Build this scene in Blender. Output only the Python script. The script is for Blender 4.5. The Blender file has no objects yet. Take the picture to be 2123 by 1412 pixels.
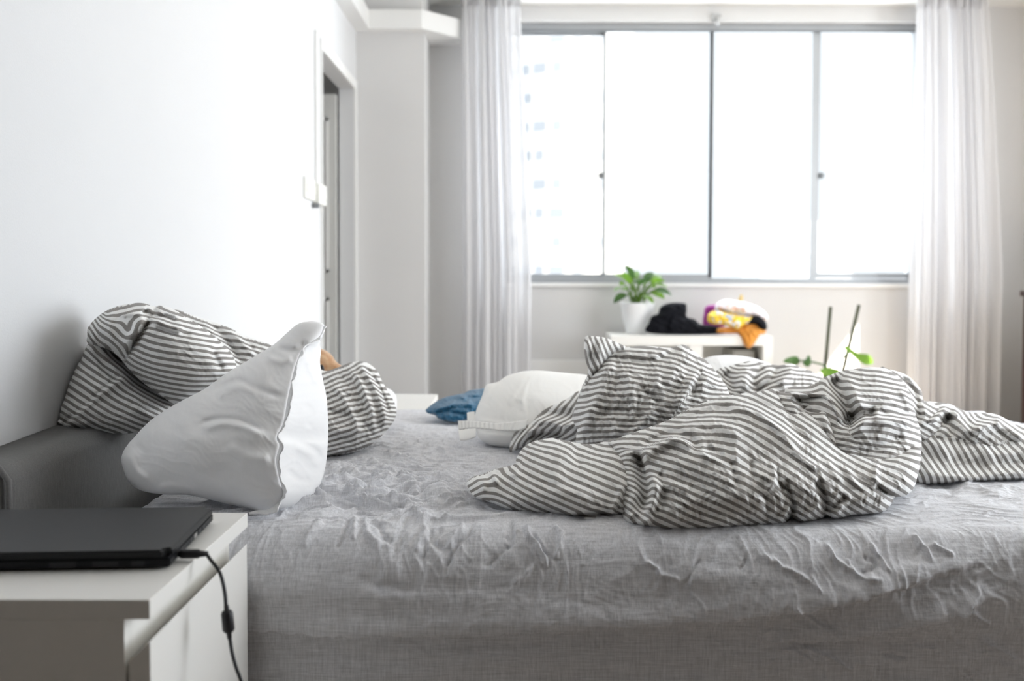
import bpy, bmesh, math, random
import numpy as np
from mathutils import Matrix, Vector

random.seed(7)
COL = bpy.context.scene.collection
SC = bpy.context.scene

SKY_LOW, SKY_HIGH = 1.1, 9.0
# ------------------------------------------------------------------ camera
F = 2064.0; CX, CY = 1061.5, 706.0
PITCH = math.radians(2.0); ROLL = math.radians(0.15); EYE = 0.9
SHIFT_PX = 61.0
Rm = (Matrix.Rotation(math.pi/2 - PITCH, 3, 'X') @ Matrix.Rotation(ROLL, 3, 'Z'))
Rn = np.array(Rm)
def at(px, py, d):
    """world points at distance d (along y) seen at pixel px,py (arrays allowed)"""
    px = np.asarray(px, float); py = np.asarray(py, float); d = np.asarray(d, float)
    a = (px - CX)/F; b = -(py - CY + SHIFT_PX)/F
    dx = Rn[0,0]*a + Rn[0,1]*b - Rn[0,2]
    dy = Rn[1,0]*a + Rn[1,1]*b - Rn[1,2]
    dz = Rn[2,0]*a + Rn[2,1]*b - Rn[2,2]
    t = d/dy
    return np.stack([dx*t, d + 0*t, dz*t + EYE], -1)
def proj(P):
    P = np.asarray(P, float) - np.array([0, 0, EYE])
    c = P @ Rn
    return CX + F*c[...,0]/(-c[...,2]), CY - SHIFT_PX - F*c[...,1]/(-c[...,2])

# ------------------------------------------------------------------ noise
def perlin(x, y, seed=0):
    rng = np.random.RandomState(seed)
    perm = rng.permutation(512)
    ang = rng.rand(512)*2*np.pi
    gx, gy = np.cos(ang), np.sin(ang)
    xi = np.floor(x).astype(int); yi = np.floor(y).astype(int)
    xf = x - xi; yf = y - yi
    def g(ix, iy, fx, fy):
        h = perm[(perm[ix & 511] + iy) & 511]
        return gx[h]*fx + gy[h]*fy
    u = xf*xf*xf*(xf*(xf*6-15)+10); v = yf*yf*yf*(yf*(yf*6-15)+10)
    a = g(xi, yi, xf, yf); b = g(xi+1, yi, xf-1, yf)
    c = g(xi, yi+1, xf, yf-1); d = g(xi+1, yi+1, xf-1, yf-1)
    return ((a + (b-a)*u) + ((c + (d-c)*u) - (a + (b-a)*u))*v)*1.5
def fbm(x, y, seed=0, octs=3):
    r = 0; a = 1.0
    for o in range(octs):
        r = r + a*perlin(x*2**o, y*2**o, seed+o); a *= .5
    return r
def ridged(x, y, seed=0, octs=2):
    r = 0; a = 1.0
    for o in range(octs):
        n = perlin(x*1.9**o, y*1.9**o, seed+11*o)
        r = r + a*(1 - np.clip(np.abs(n)*2.6, 0, 1))**1.6; a *= .5
    return r
def oriented(x, y, ang, la, lb, seed, fn=ridged, warp=.35):
    """noise whose creases run along ang (radians), la long, lb short"""
    c, s = math.cos(ang), math.sin(ang)
    wx = x + warp*la*fbm(x/la, y/la, seed+50, 2); wy = y + warp*la*fbm(x/la+9, y/la+4, seed+60, 2)
    return fn((wx*c + wy*s)/la, (-wx*s + wy*c)/lb, seed)

# ------------------------------------------------------------------ materials
MATS = {}
def newmat(name):
    m = bpy.data.materials.new(name); m.use_nodes = True
    nt = m.node_tree; nt.nodes.clear()
    out = nt.nodes.new('ShaderNodeOutputMaterial')
    MATS[name] = m
    return m, nt, out
def N(nt, t, **kw):
    n = nt.nodes.new(t)
    for k, v in kw.items():
        if k.startswith('i_'):
            n.inputs[k[2:].replace('_', ' ')].default_value = v
        else: setattr(n, k, v)
    return n
def L(nt, a, b): nt.links.new(a, b)
def simple(name, col, rough=.6, metal=0, bump=0, bscale=60, var=0, vscale=4, spec=.5, sheen=0, emit=None):
    m, nt, out = newmat(name)
    b = N(nt, 'ShaderNodeBsdfPrincipled')
    b.inputs['Base Color'].default_value = (*col, 1); b.inputs['Roughness'].default_value = rough
    b.inputs['Metallic'].default_value = metal; b.inputs['Specular IOR Level'].default_value = spec
    if sheen: b.inputs['Sheen Weight'].default_value = sheen; b.inputs['Sheen Roughness'].default_value = .5
    tc = N(nt, 'ShaderNodeTexCoord')
    if var:
        nz = N(nt, 'ShaderNodeTexNoise'); nz.inputs['Scale'].default_value = vscale; nz.inputs['Detail'].default_value = 4
        L(nt, tc.outputs['Object'], nz.inputs['Vector'])
        r = N(nt, 'ShaderNodeMix', data_type='RGBA')
        r.inputs[6].default_value = (*[max(0, c*(1-var)) for c in col], 1)
        r.inputs[7].default_value = (*[min(1, c*(1+var)) for c in col], 1)
        L(nt, nz.outputs['Fac'], r.inputs[0]); L(nt, r.outputs[2], b.inputs['Base Color'])
    if bump:
        nz = N(nt, 'ShaderNodeTexNoise'); nz.inputs['Scale'].default_value = bscale; nz.inputs['Detail'].default_value = 5
        L(nt, tc.outputs['Object'], nz.inputs['Vector'])
        bp = N(nt, 'ShaderNodeBump'); bp.inputs['Strength'].default_value = bump; bp.inputs['Distance'].default_value = .01
        L(nt, nz.outputs['Fac'], bp.inputs['Height']); L(nt, bp.outputs['Normal'], b.inputs['Normal'])
    L(nt, b.outputs[0], out.inputs[0])
    return m
wallD_m = simple('bounce_cut_dark', (.13, .115, .10), .8)  # dark tone put on unseen walls to cut bounce light
wallR_m = simple('bounce_cut_grey', (.38, .365, .35), .8)  # grey for the unseen right wall and near ceiling, lowers the fill
wall_m = simple('wall_paint', (.66, .655, .65), .85, bump=.06, bscale=220, var=.015, spec=.2)
wallL_m = simple('wall_paint_cool', (.67, .676, .685), .85, bump=.06, bscale=220, var=.01, spec=.2)
trim_m = simple('trim_paint', (.80, .80, .79), .5, var=.01)
door_m = simple('door_paint', (.62, .62, .60), .5, var=.01)
ceil_m = simple('ceiling_paint', (.78, .77, .74), .9)
alu_m = simple('aluminium', (.40, .415, .43), .4, metal=.3, bump=.02)
dark_alu = simple('dark_aluminium', (.22, .23, .24), .5, metal=.3)  # darker grey aluminium of the track, latches and cable knob
lacq_m = simple('white_lacquer', (.83, .82, .79), .35, var=.01, spec=.5)
black_m = simple('black_plastic', (.006, .006, .008), .5, spec=.25, bump=.03, bscale=400)
lid_m = simple('black_lid', (.007, .0075, .0085), .45, bump=.04, bscale=900, spec=.35)
rubber_m = simple('black_rubber', (.006, .006, .009), .45)
pot_m = simple('white_ceramic', (.82, .83, .85), .3)
terracotta_m = simple('grey_pot', (.55, .52, .47), .7, var=.05)
soil_m = simple('soil', (.05, .035, .025), .95, bump=.5, bscale=80)
leaf_m = None
stake_m = simple('moss_stake', (.075, .08, .05), .9, bump=.5, bscale=150, var=.2, vscale=60)
wood_m = simple('dark_red_wood', (.045, .018, .013), .4, var=.3, vscale=8)
blackcloth_m = simple('black_cloth', (.006, .0065, .010), .9, bump=.3, bscale=90, spec=.2)
magenta_m = simple('magenta_cloth', (.32, .03, .25), .8, bump=.2, bscale=90, var=.15)
orange_m = simple('orange_cloth', (.72, .30, .045), .85, bump=.3, bscale=70, var=.2, vscale=30, sheen=.2)
plastic_m = simple('switch_plastic', (.80, .80, .76), .35)
metal_m = simple('steel', (.5, .5, .5), .3, metal=1)

def leafmat(name, c1, c2, tr=.35):
    m, nt, out = newmat(name)
    tc = N(nt, 'ShaderNodeTexCoord'); nz = N(nt, 'ShaderNodeTexNoise'); nz.inputs['Scale'].default_value = 25
    L(nt, tc.outputs['Object'], nz.inputs['Vector'])
    mx = N(nt, 'ShaderNodeMix', data_type='RGBA'); mx.inputs[6].default_value = (*c1, 1); mx.inputs[7].default_value = (*c2, 1)
    L(nt, nz.outputs['Fac'], mx.inputs[0])
    b = N(nt, 'ShaderNodeBsdfPrincipled'); b.inputs['Roughness'].default_value = .4
    t = N(nt, 'ShaderNodeBsdfTranslucent'); L(nt, mx.outputs[2], b.inputs['Base Color']); L(nt, mx.outputs[2], t.inputs['Color'])
    ms = N(nt, 'ShaderNodeMixShader'); ms.inputs[0].default_value = tr
    L(nt, b.outputs[0], ms.inputs[1]); L(nt, t.outputs[0], ms.inputs[2]); L(nt, ms.outputs[0], out.inputs[0])
    return m
leaf_m = leafmat('green_leaf', (.06, .17, .02), (.24, .40, .05), .45)
leafdark_m = leafmat('dark_leaf', (.035, .10, .03), (.10, .20, .05), .3)

def weave_nodes(nt, scale, amount):
    """two crossed stretched noises: slubs of a woven cloth -> value about 1"""
    tc = N(nt, 'ShaderNodeTexCoord'); res = []
    for k, sc_ in enumerate([(scale*.05, scale*.35, scale*1.0), (scale*1.0, scale*.35, scale*.06)]):
        mp = N(nt, 'ShaderNodeMapping'); mp.inputs['Scale'].default_value = sc_
        nz = N(nt, 'ShaderNodeTexNoise'); nz.inputs['Scale'].default_value = 1; nz.inputs['Detail'].default_value = 3; nz.inputs['Roughness'].default_value = .65
        L(nt, tc.outputs['Object'], mp.inputs['Vector']); L(nt, mp.outputs[0], nz.inputs['Vector']); res.append(nz)
    ad = N(nt, 'ShaderNodeMath', operation='ADD'); L(nt, res[0].outputs['Fac'], ad.inputs[0]); L(nt, res[1].outputs['Fac'], ad.inputs[1])
    mr = N(nt, 'ShaderNodeMapRange'); mr.inputs['From Min'].default_value = .65; mr.inputs['From Max'].default_value = 1.35
    mr.inputs['To Min'].default_value = 1-amount; mr.inputs['To Max'].default_value = 1+amount
    L(nt, ad.outputs[0], mr.inputs['Value'])
    return mr.outputs[0], tc
def cloth(name, col, weave=.12, wscale=900, bump=.15, transl=0.0, tcol=None, sheen=.15):
    m, nt, out = newmat(name)
    w, tc = weave_nodes(nt, wscale, weave)
    vm = N(nt, 'ShaderNodeVectorMath', operation='SCALE'); vm.inputs[0].default_value = col; L(nt, w, vm.inputs['Scale'])
    b = N(nt, 'ShaderNodeBsdfPrincipled'); b.inputs['Roughness'].default_value = .85; b.inputs['Specular IOR Level'].default_value = .15
    b.inputs['Sheen Weight'].default_value = sheen; b.inputs['Sheen Roughness'].default_value = .5
    L(nt, vm.outputs[0], b.inputs['Base Color'])
    bp = N(nt, 'ShaderNodeBump'); bp.inputs['Strength'].default_value = bump; bp.inputs['Distance'].default_value = .002
    L(nt, w, bp.inputs['Height']); L(nt, bp.outputs[0], b.inputs['Normal'])
    sh = b.outputs[0]
    if transl:
        t = N(nt, 'ShaderNodeBsdfTranslucent'); t.inputs['Color'].default_value = (*(tcol or col), 1)
        ms = N(nt, 'ShaderNodeMixShader'); ms.inputs[0].default_value = transl
        L(nt, sh, ms.inputs[1]); L(nt, t.outputs[0], ms.inputs[2]); sh = ms.outputs[0]
    L(nt, sh, out.inputs[0])
    return m
sheet_m = cloth('grey_linen', (.66, .665, .695), .24, 420, .35, sheen=.1)
white_m = cloth('white_cotton', (.91, .91, .915), .012, 500, .04)
cream_m = cloth('offwhite_cotton', (.91, .905, .885), .012, 500, .04)
thin_m = cloth('thin_white_cotton', (.84, .84, .85), .012, 500, .04, transl=.3, tcol=(.8, .8, .8))
headb_m = cloth('grey_upholstery', (.15, .148, .145), .22, 900, .4)
blue_m = cloth('blue_fleece', (.03, .135, .245), .35, 260, 1.0, sheen=.35)
yellow_m = None

def stripemat(name):
    m, nt, out = newmat(name)
    at_ = N(nt, 'ShaderNodeAttribute', attribute_name='stripe')
    fr = N(nt, 'ShaderNodeMath', operation='FRACT'); L(nt, at_.outputs['Fac'], fr.inputs[0])
    # triangle wave -> soft step
    s1 = N(nt, 'ShaderNodeMath', operation='SUBTRACT'); L(nt, fr.outputs[0], s1.inputs[0]); s1.inputs[1].default_value = .5
    ab = N(nt, 'ShaderNodeMath', operation='ABSOLUTE'); L(nt, s1.outputs[0], ab.inputs[0])
    mr = N(nt, 'ShaderNodeMapRange'); mr.inputs['From Min'].default_value = .205; mr.inputs['From Max'].default_value = .27
    L(nt, ab.outputs[0], mr.inputs['Value'])
    w, tc = weave_nodes(nt, 900, .16)
    mx = N(nt, 'ShaderNodeMix', data_type='RGBA')
    mx.inputs[6].default_value = (.275, .258, .245, 1); mx.inputs[7].default_value = (.90, .90, .89, 1)
    L(nt, mr.outputs[0], mx.inputs[0])
    vm = N(nt, 'ShaderNodeVectorMath', operation='SCALE'); L(nt, mx.outputs[2], vm.inputs[0])
    w2 = N(nt, 'ShaderNodeMapRange'); w2.inputs['From Min'].default_value = .84; w2.inputs['From Max'].default_value = 1.16
    w2.inputs['To Min'].default_value = .9; w2.inputs['To Max'].default_value = 1.05; L(nt, w, w2.inputs['Value'])
    L(nt, w2.outputs[0], vm.inputs['Scale'])
    b = N(nt, 'ShaderNodeBsdfPrincipled'); b.inputs['Roughness'].default_value = .85; b.inputs['Specular IOR Level'].default_value = .12
    b.inputs['Sheen Weight'].default_value = .12
    L(nt, vm.outputs[0], b.inputs['Base Color'])
    bp = N(nt, 'ShaderNodeBump'); bp.inputs['Strength'].default_value = .2; bp.inputs['Distance'].default_value = .002
    L(nt, w, bp.inputs['Height']); L(nt, bp.outputs[0], b.inputs['Normal'])
    L(nt, b.outputs[0], out.inputs[0])
    return m
stripe_m = stripemat('striped_cotton')

def patchcloth(name, base, spots, scale, bw=.5):
    m, nt, out = newmat(name)
    tc = N(nt, 'ShaderNodeTexCoord'); v = N(nt, 'ShaderNodeTexVoronoi'); v.inputs['Scale'].default_value = scale
    L(nt, tc.outputs['Object'], v.inputs['Vector'])
    sep = N(nt, 'ShaderNodeSeparateColor'); L(nt, v.outputs['Color'], sep.inputs[0])
    cr = N(nt, 'ShaderNodeValToRGB'); cr.color_ramp.interpolation = 'CONSTANT'
    els = cr.color_ramp.elements; els[0].color = (*base, 1); els[1].position = bw; els[1].color = (*spots[0], 1)
    for i, s in enumerate(spots[1:]):
        e = els.new(bw + (1-bw)*(i+1)/len(spots)); e.color = (*s, 1)
    L(nt, sep.outputs[0], cr.inputs[0])
    b = N(nt, 'ShaderNodeBsdfPrincipled'); b.inputs['Roughness'].default_value = .85
    L(nt, cr.outputs[0], b.inputs['Base Color']); L(nt, b.outputs[0], out.inputs[0])
    return m
yellow_m = patchcloth('yellow_print', (.80, .55, .05), [(.75, .75, .8), (.35, .45, .65), (.85, .65, .1)], 45, .6)
pinkwhite_m = patchcloth('pale_print', (.82, .78, .83), [(.75, .5, .42), (.55, .4, .5), (.85, .82, .85)], 38, .55)

def furmat():
    m, nt, out = newmat('tan_fur')
    tc = N(nt, 'ShaderNodeTexCoord'); nz = N(nt, 'ShaderNodeTexNoise'); nz.inputs['Scale'].default_value = 45; nz.inputs['Detail'].default_value = 6
    L(nt, tc.outputs['Object'], nz.inputs['Vector'])
    cr = N(nt, 'ShaderNodeValToRGB'); cr.color_ramp.elements[0].position = .3; cr.color_ramp.elements[0].color = (.42, .19, .07, 1)
    cr.color_ramp.elements[1].position = .7; cr.color_ramp.elements[1].color = (.62, .42, .25, 1)
    L(nt, nz.outputs['Fac'], cr.inputs[0])
    b = N(nt, 'ShaderNodeBsdfPrincipled'); b.inputs['Roughness'].default_value = .8; b.inputs['Sheen Weight'].default_value = .4
    L(nt, cr.outputs[0], b.inputs['Base Color'])
    bp = N(nt, 'ShaderNodeBump'); bp.inputs['Strength'].default_value = .5; bp.inputs['Distance'].default_value = .004
    L(nt, nz.outputs['Fac'], bp.inputs['Height']); L(nt, bp.outputs[0], b.inputs['Normal']); L(nt, b.outputs[0], out.inputs[0])
    return m
fur_m = furmat()

def curtainmat():
    m, nt, out = newmat('sheer_curtain')
    d = N(nt, 'ShaderNodeBsdfDiffuse'); d.inputs['Color'].default_value = (.85, .845, .855, 1)
    t = N(nt, 'ShaderNodeBsdfTranslucent'); t.inputs['Color'].default_value = (.85, .845, .86, 1)
    tr = N(nt, 'ShaderNodeBsdfTransparent')
    a = N(nt, 'ShaderNodeMixShader'); a.inputs[0].default_value = .42
    L(nt, d.outputs[0], a.inputs[1]); L(nt, t.outputs[0], a.inputs[2])
    tc = N(nt, 'ShaderNodeTexCoord'); mp = N(nt, 'ShaderNodeMapping'); mp.inputs['Scale'].default_value = (30, 30, 1)
    nz = N(nt, 'ShaderNodeTexNoise'); nz.inputs['Scale'].default_value = 1; L(nt, tc.outputs['Object'], mp.inputs[0]); L(nt, mp.outputs[0], nz.inputs['Vector'])
    mr = N(nt, 'ShaderNodeMapRange'); mr.inputs['To Min'].default_value = .12; mr.inputs['To Max'].default_value = .28; L(nt, nz.outputs['Fac'], mr.inputs['Value'])
    b = N(nt, 'ShaderNodeMixShader'); L(nt, mr.outputs[0], b.inputs[0]); L(nt, a.outputs[0], b.inputs[1]); L(nt, tr.outputs[0], b.inputs[2])
    L(nt, b.outputs[0], out.inputs[0])
    return m
curtain_m = curtainmat()
def glassmat():
    m, nt, out = newmat('window_glass')
    tr = N(nt, 'ShaderNodeBsdfTransparent'); tr.inputs['Color'].default_value = (.97, .98, .98, 1)
    g = N(nt, 'ShaderNodeBsdfGlossy'); g.inputs['Roughness'].default_value = .02
    fr = N(nt, 'ShaderNodeFresnel'); fr.inputs['IOR'].default_value = 1.08
    ms = N(nt, 'ShaderNodeMixShader'); L(nt, fr.outputs[0], ms.inputs[0]); L(nt, tr.outputs[0], ms.inputs[1]); L(nt, g.outputs[0], ms.inputs[2])
    L(nt, ms.outputs[0], out.inputs[0]); return m
glass_m = glassmat()
floor_m, nt, out = newmat('floor_boards')
b = N(nt, 'ShaderNodeBsdfPrincipled'); b.inputs['Roughness'].default_value = .45
tc = N(nt, 'ShaderNodeTexCoord'); br = N(nt, 'ShaderNodeTexBrick'); br.inputs['Scale'].default_value = 1
br.inputs['Color1'].default_value = (.46, .41, .36, 1); br.inputs['Color2'].default_value = (.42, .37, .33, 1); br.inputs['Mortar'].default_value = (.12, .08, .05, 1)
br.inputs['Brick Width'].default_value = 1.2; br.inputs['Row Height'].default_value = .14; br.inputs['Mortar Size'].default_value = .004
L(nt, tc.outputs['Object'], br.inputs['Vector']); L(nt, br.outputs['Color'], b.inputs['Base Color']); L(nt, b.outputs[0], out.inputs[0])

# ------------------------------------------------------------------ mesh helpers
def link(o, parent=None):
    COL.objects.link(o)
    if parent is not None: o.parent = parent
    return o
def mesh_obj(name, bm, mat, parent=None, smooth=False, bevel=0):
    if bevel:
        bmesh.ops.bevel(bm, geom=list(bm.edges), offset=bevel, segments=2, affect='EDGES', profile=.6)
    bmesh.ops.recalc_face_normals(bm, faces=list(bm.faces))
    me = bpy.data.meshes.new(name); bm.to_mesh(me); bm.free()
    me.materials.append(mat)
    if smooth: me.polygons.foreach_set('use_smooth', [True]*len(me.polygons))
    return link(bpy.data.objects.new(name, me), parent)
def box(bm, x0, x1, y0, y1, z0, z1):
    v = [bm.verts.new(p) for p in [(x0,y0,z0),(x1,y0,z0),(x1,y1,z0),(x0,y1,z0),(x0,y0,z1),(x1,y0,z1),(x1,y1,z1),(x0,y1,z1)]]
    for f in [(0,3,2,1),(4,5,6,7),(0,1,5,4),(1,2,6,5),(2,3,7,6),(3,0,4,7)]: bm.faces.new([v[i] for i in f])
def boxes(name, bl, mat, parent=None, bevel=0):
    bm = bmesh.new()
    for b_ in bl: box(bm, *b_)
    return mesh_obj(name, bm, mat, parent, bevel=bevel)
def prism(bm, pts, axis, a0, a1):
    """extrude 2D polygon along an axis ('x': pts=(y,z); 'y': pts=(x,z); 'z': pts=(x,y))"""
    def mk(p, a):
        return {'x': (a, p[0], p[1]), 'y': (p[0], a, p[1]), 'z': (p[0], p[1], a)}[axis]
    A = [bm.verts.new(mk(p, a0)) for p in pts]; B = [bm.verts.new(mk(p, a1)) for p in pts]
    bm.faces.new(A[::-1]); bm.faces.new(B); n = len(pts)
    for i in range(n): bm.faces.new([A[i], A[(i+1)%n], B[(i+1)%n], B[i]])
def spline(P, n=12, closed=False):
    P = [np.array(p, float) for p in P]; out_ = []
    m = len(P); rng = range(m if closed else m-1)
    for i in rng:
        if closed: p0, p1, p2, p3 = P[i-1], P[i], P[(i+1)%m], P[(i+2)%m]
        else:
            p1, p2 = P[i], P[i+1]; p0 = P[i-1] if i else 2*p1-p2; p3 = P[i+2] if i+2 < m else 2*p2-p1
        for k in range(n):
            t = k/n
            out_.append(.5*((2*p1)+(-p0+p2)*t+(2*p0-5*p1+4*p2-p3)*t*t+(-p0+3*p1-3*p2+p3)*t**3))
    if not closed: out_.append(P[-1])
    return np.array(out_)
def tube(bm, pts, rad, seg=10, cap=True):
    pts = [Vector(p) for p in pts]; n = len(pts); rings = []
    rad = rad if hasattr(rad, '__len__') else [rad]*n
    up = Vector((0, 0, 1))
    for i, p in enumerate(pts):
        t = (pts[min(i+1, n-1)] - pts[max(i-1, 0)]).normalized()
        a = t.cross(up if abs(t.dot(up)) < .95 else Vector((1, 0, 0))).normalized(); b_ = t.cross(a)
        rings.append([bm.verts.new(p + (a*math.cos(2*math.pi*k/seg) + b_*math.sin(2*math.pi*k/seg))*rad[i]) for k in range(seg)])
    for i in range(n-1):
        for k in range(seg):
            bm.faces.new([rings[i][k], rings[i][(k+1)%seg], rings[i+1][(k+1)%seg], rings[i+1][k]])
    if cap: bm.faces.new(rings[0][::-1]); bm.faces.new(rings[-1])
def lathe(bm, prof, c, seg=40):
    rings = [[bm.verts.new((c[0]+r*math.cos(2*math.pi*k/seg), c[1]+r*math.sin(2*math.pi*k/seg), c[2]+z)) for k in range(seg)] for r, z in prof]
    for i in range(len(prof)-1):
        for k in range(seg): bm.faces.new([rings[i][k], rings[i][(k+1)%seg], rings[i+1][(k+1)%seg], rings[i+1][k]])
    bm.faces.new(rings[0][::-1]); bm.faces.new(rings[-1])
def grid_obj(name, P, mat, parent=None, attr=None, wrap=False):
    """P: (n,m,3) array -> smooth grid mesh"""
    n, m = P.shape[:2]
    idx = np.arange(n*m).reshape(n, m)
    f = np.stack([idx[:-1,:-1], idx[:-1,1:], idx[1:,1:], idx[1:,:-1]], -1).reshape(-1, 4)
    return np_obj(name, P.reshape(-1, 3), f, mat, parent, attr)
def np_obj(name, V, Fc, mat, parent=None, attr=None):
    me = bpy.data.meshes.new(name)
    me.vertices.add(len(V)); me.vertices.foreach_set('co', np.asarray(V, np.float32).ravel())
    Fc = np.asarray(Fc, np.int32)
    me.loops.add(Fc.size); me.loops.foreach_set('vertex_index', Fc.ravel())
    me.polygons.add(len(Fc)); me.polygons.foreach_set('loop_start', np.arange(0, Fc.size, Fc.shape[1], dtype=np.int32))
    me.update(calc_edges=True); me.validate()
    me.polygons.foreach_set('use_smooth', [True]*len(me.polygons))
    if attr is not None:
        a = me.attributes.new('stripe', 'FLOAT', 'POINT'); a.data.foreach_set('value', np.asarray(attr, np.float32))
    me.materials.append(mat)
    return link(bpy.data.objects.new(name, me), parent)
def tag(o, label=None, cat=None, group=None, kind=None):
    if label: o['label'] = label
    if cat: o['category'] = cat
    if group: o['group'] = group
    if kind: o['kind'] = kind
    return o
def thing(name, label, cat, loc=(0,0,0), group=None):
    o = bpy.data.objects.new(name, None); COL.objects.link(o); o.location = loc; o.empty_display_size = .05
    return tag(o, label, cat, group)
def rebase(root, loc):
    """put the thing's origin at loc while the parts stay where they are"""
    root.location = loc
    for c in root.children: c.location = Vector(c.location) - Vector(loc)

# ------------------------------------------------------------------ soft bodies from outlines
def inside(px, py, poly):
    x0, y0 = poly[:,0], poly[:,1]; x1, y1 = np.roll(x0, -1), np.roll(y0, -1)
    r = np.zeros(px.shape, bool)
    for a, b_, c, d in zip(x0, y0, x1, y1):
        if b_ == d: continue
        r ^= ((b_ > py) != (d > py)) & (px < (c-a)*(py-b_)/(d-b_) + a)
    return r
def seg_dist(px, py, line):
    """distance to a polyline, parameter 0..1 along, signed side"""
    best = np.full(px.shape, 1e9); tt = np.zeros(px.shape); sg = np.zeros(px.shape)
    seg = np.hypot(*(line[1:]-line[:-1]).T); cum = np.concatenate([[0], np.cumsum(seg)]); tot = cum[-1]
    for i in range(len(line)-1):
        a, b_ = line[i], line[i+1]; ab = b_-a; l2 = ab@ab + 1e-9
        t = np.clip(((px-a[0])*ab[0] + (py-a[1])*ab[1])/l2, 0, 1)
        dx = px-a[0]-t*ab[0]; dy = py-a[1]-t*ab[1]; d = np.hypot(dx, dy)
        m = d < best; best = np.where(m, d, best); tt = np.where(m, (cum[i]+t*seg[i])/tot, tt)
        sg = np.where(m, np.sign(ab[0]*dy - ab[1]*dx), sg)
    return best, tt, sg
def strokes_sum(px, py, strokes):
    h = np.zeros(px.shape)
    for s in strokes:
        pts, w, amp = s[0], s[1], s[2]; w2 = s[3] if len(s) > 3 else w
        line = spline(pts, 5) if len(pts) > 2 else np.array(pts, float)
        W = max(w, w2)*3
        bb = (px > line[:,0].min()-W) & (px < line[:,0].max()+W) & (py > line[:,1].min()-W) & (py < line[:,1].max()+W)
        if not bb.any(): continue
        d, t, sg = seg_dist(px[bb], py[bb], line)
        ww = np.where(sg > 0, w, w2)
        tap = np.clip(np.minimum(t, 1-t)*5 + .12, 0, 1)
        tap = tap*tap*(3-2*tap)
        h[bb] += amp*np.exp(-(d/ww)**2)*tap
    return h
def cg(apply, rhs, mask, it=400, tol=1e-5):
    x = np.zeros_like(rhs); r = rhs.copy()*mask; p = r.copy(); rs = (r*r).sum(); r0 = rs
    for _ in range(it):
        Ap = apply(p)*mask; a = rs/((p*Ap).sum()+1e-30)
        x += a*p; r -= a*Ap; rn = (r*r).sum()
        if rn < tol*tol*r0: break
        p = r + rn/rs*p; rs = rn
    return x
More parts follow.
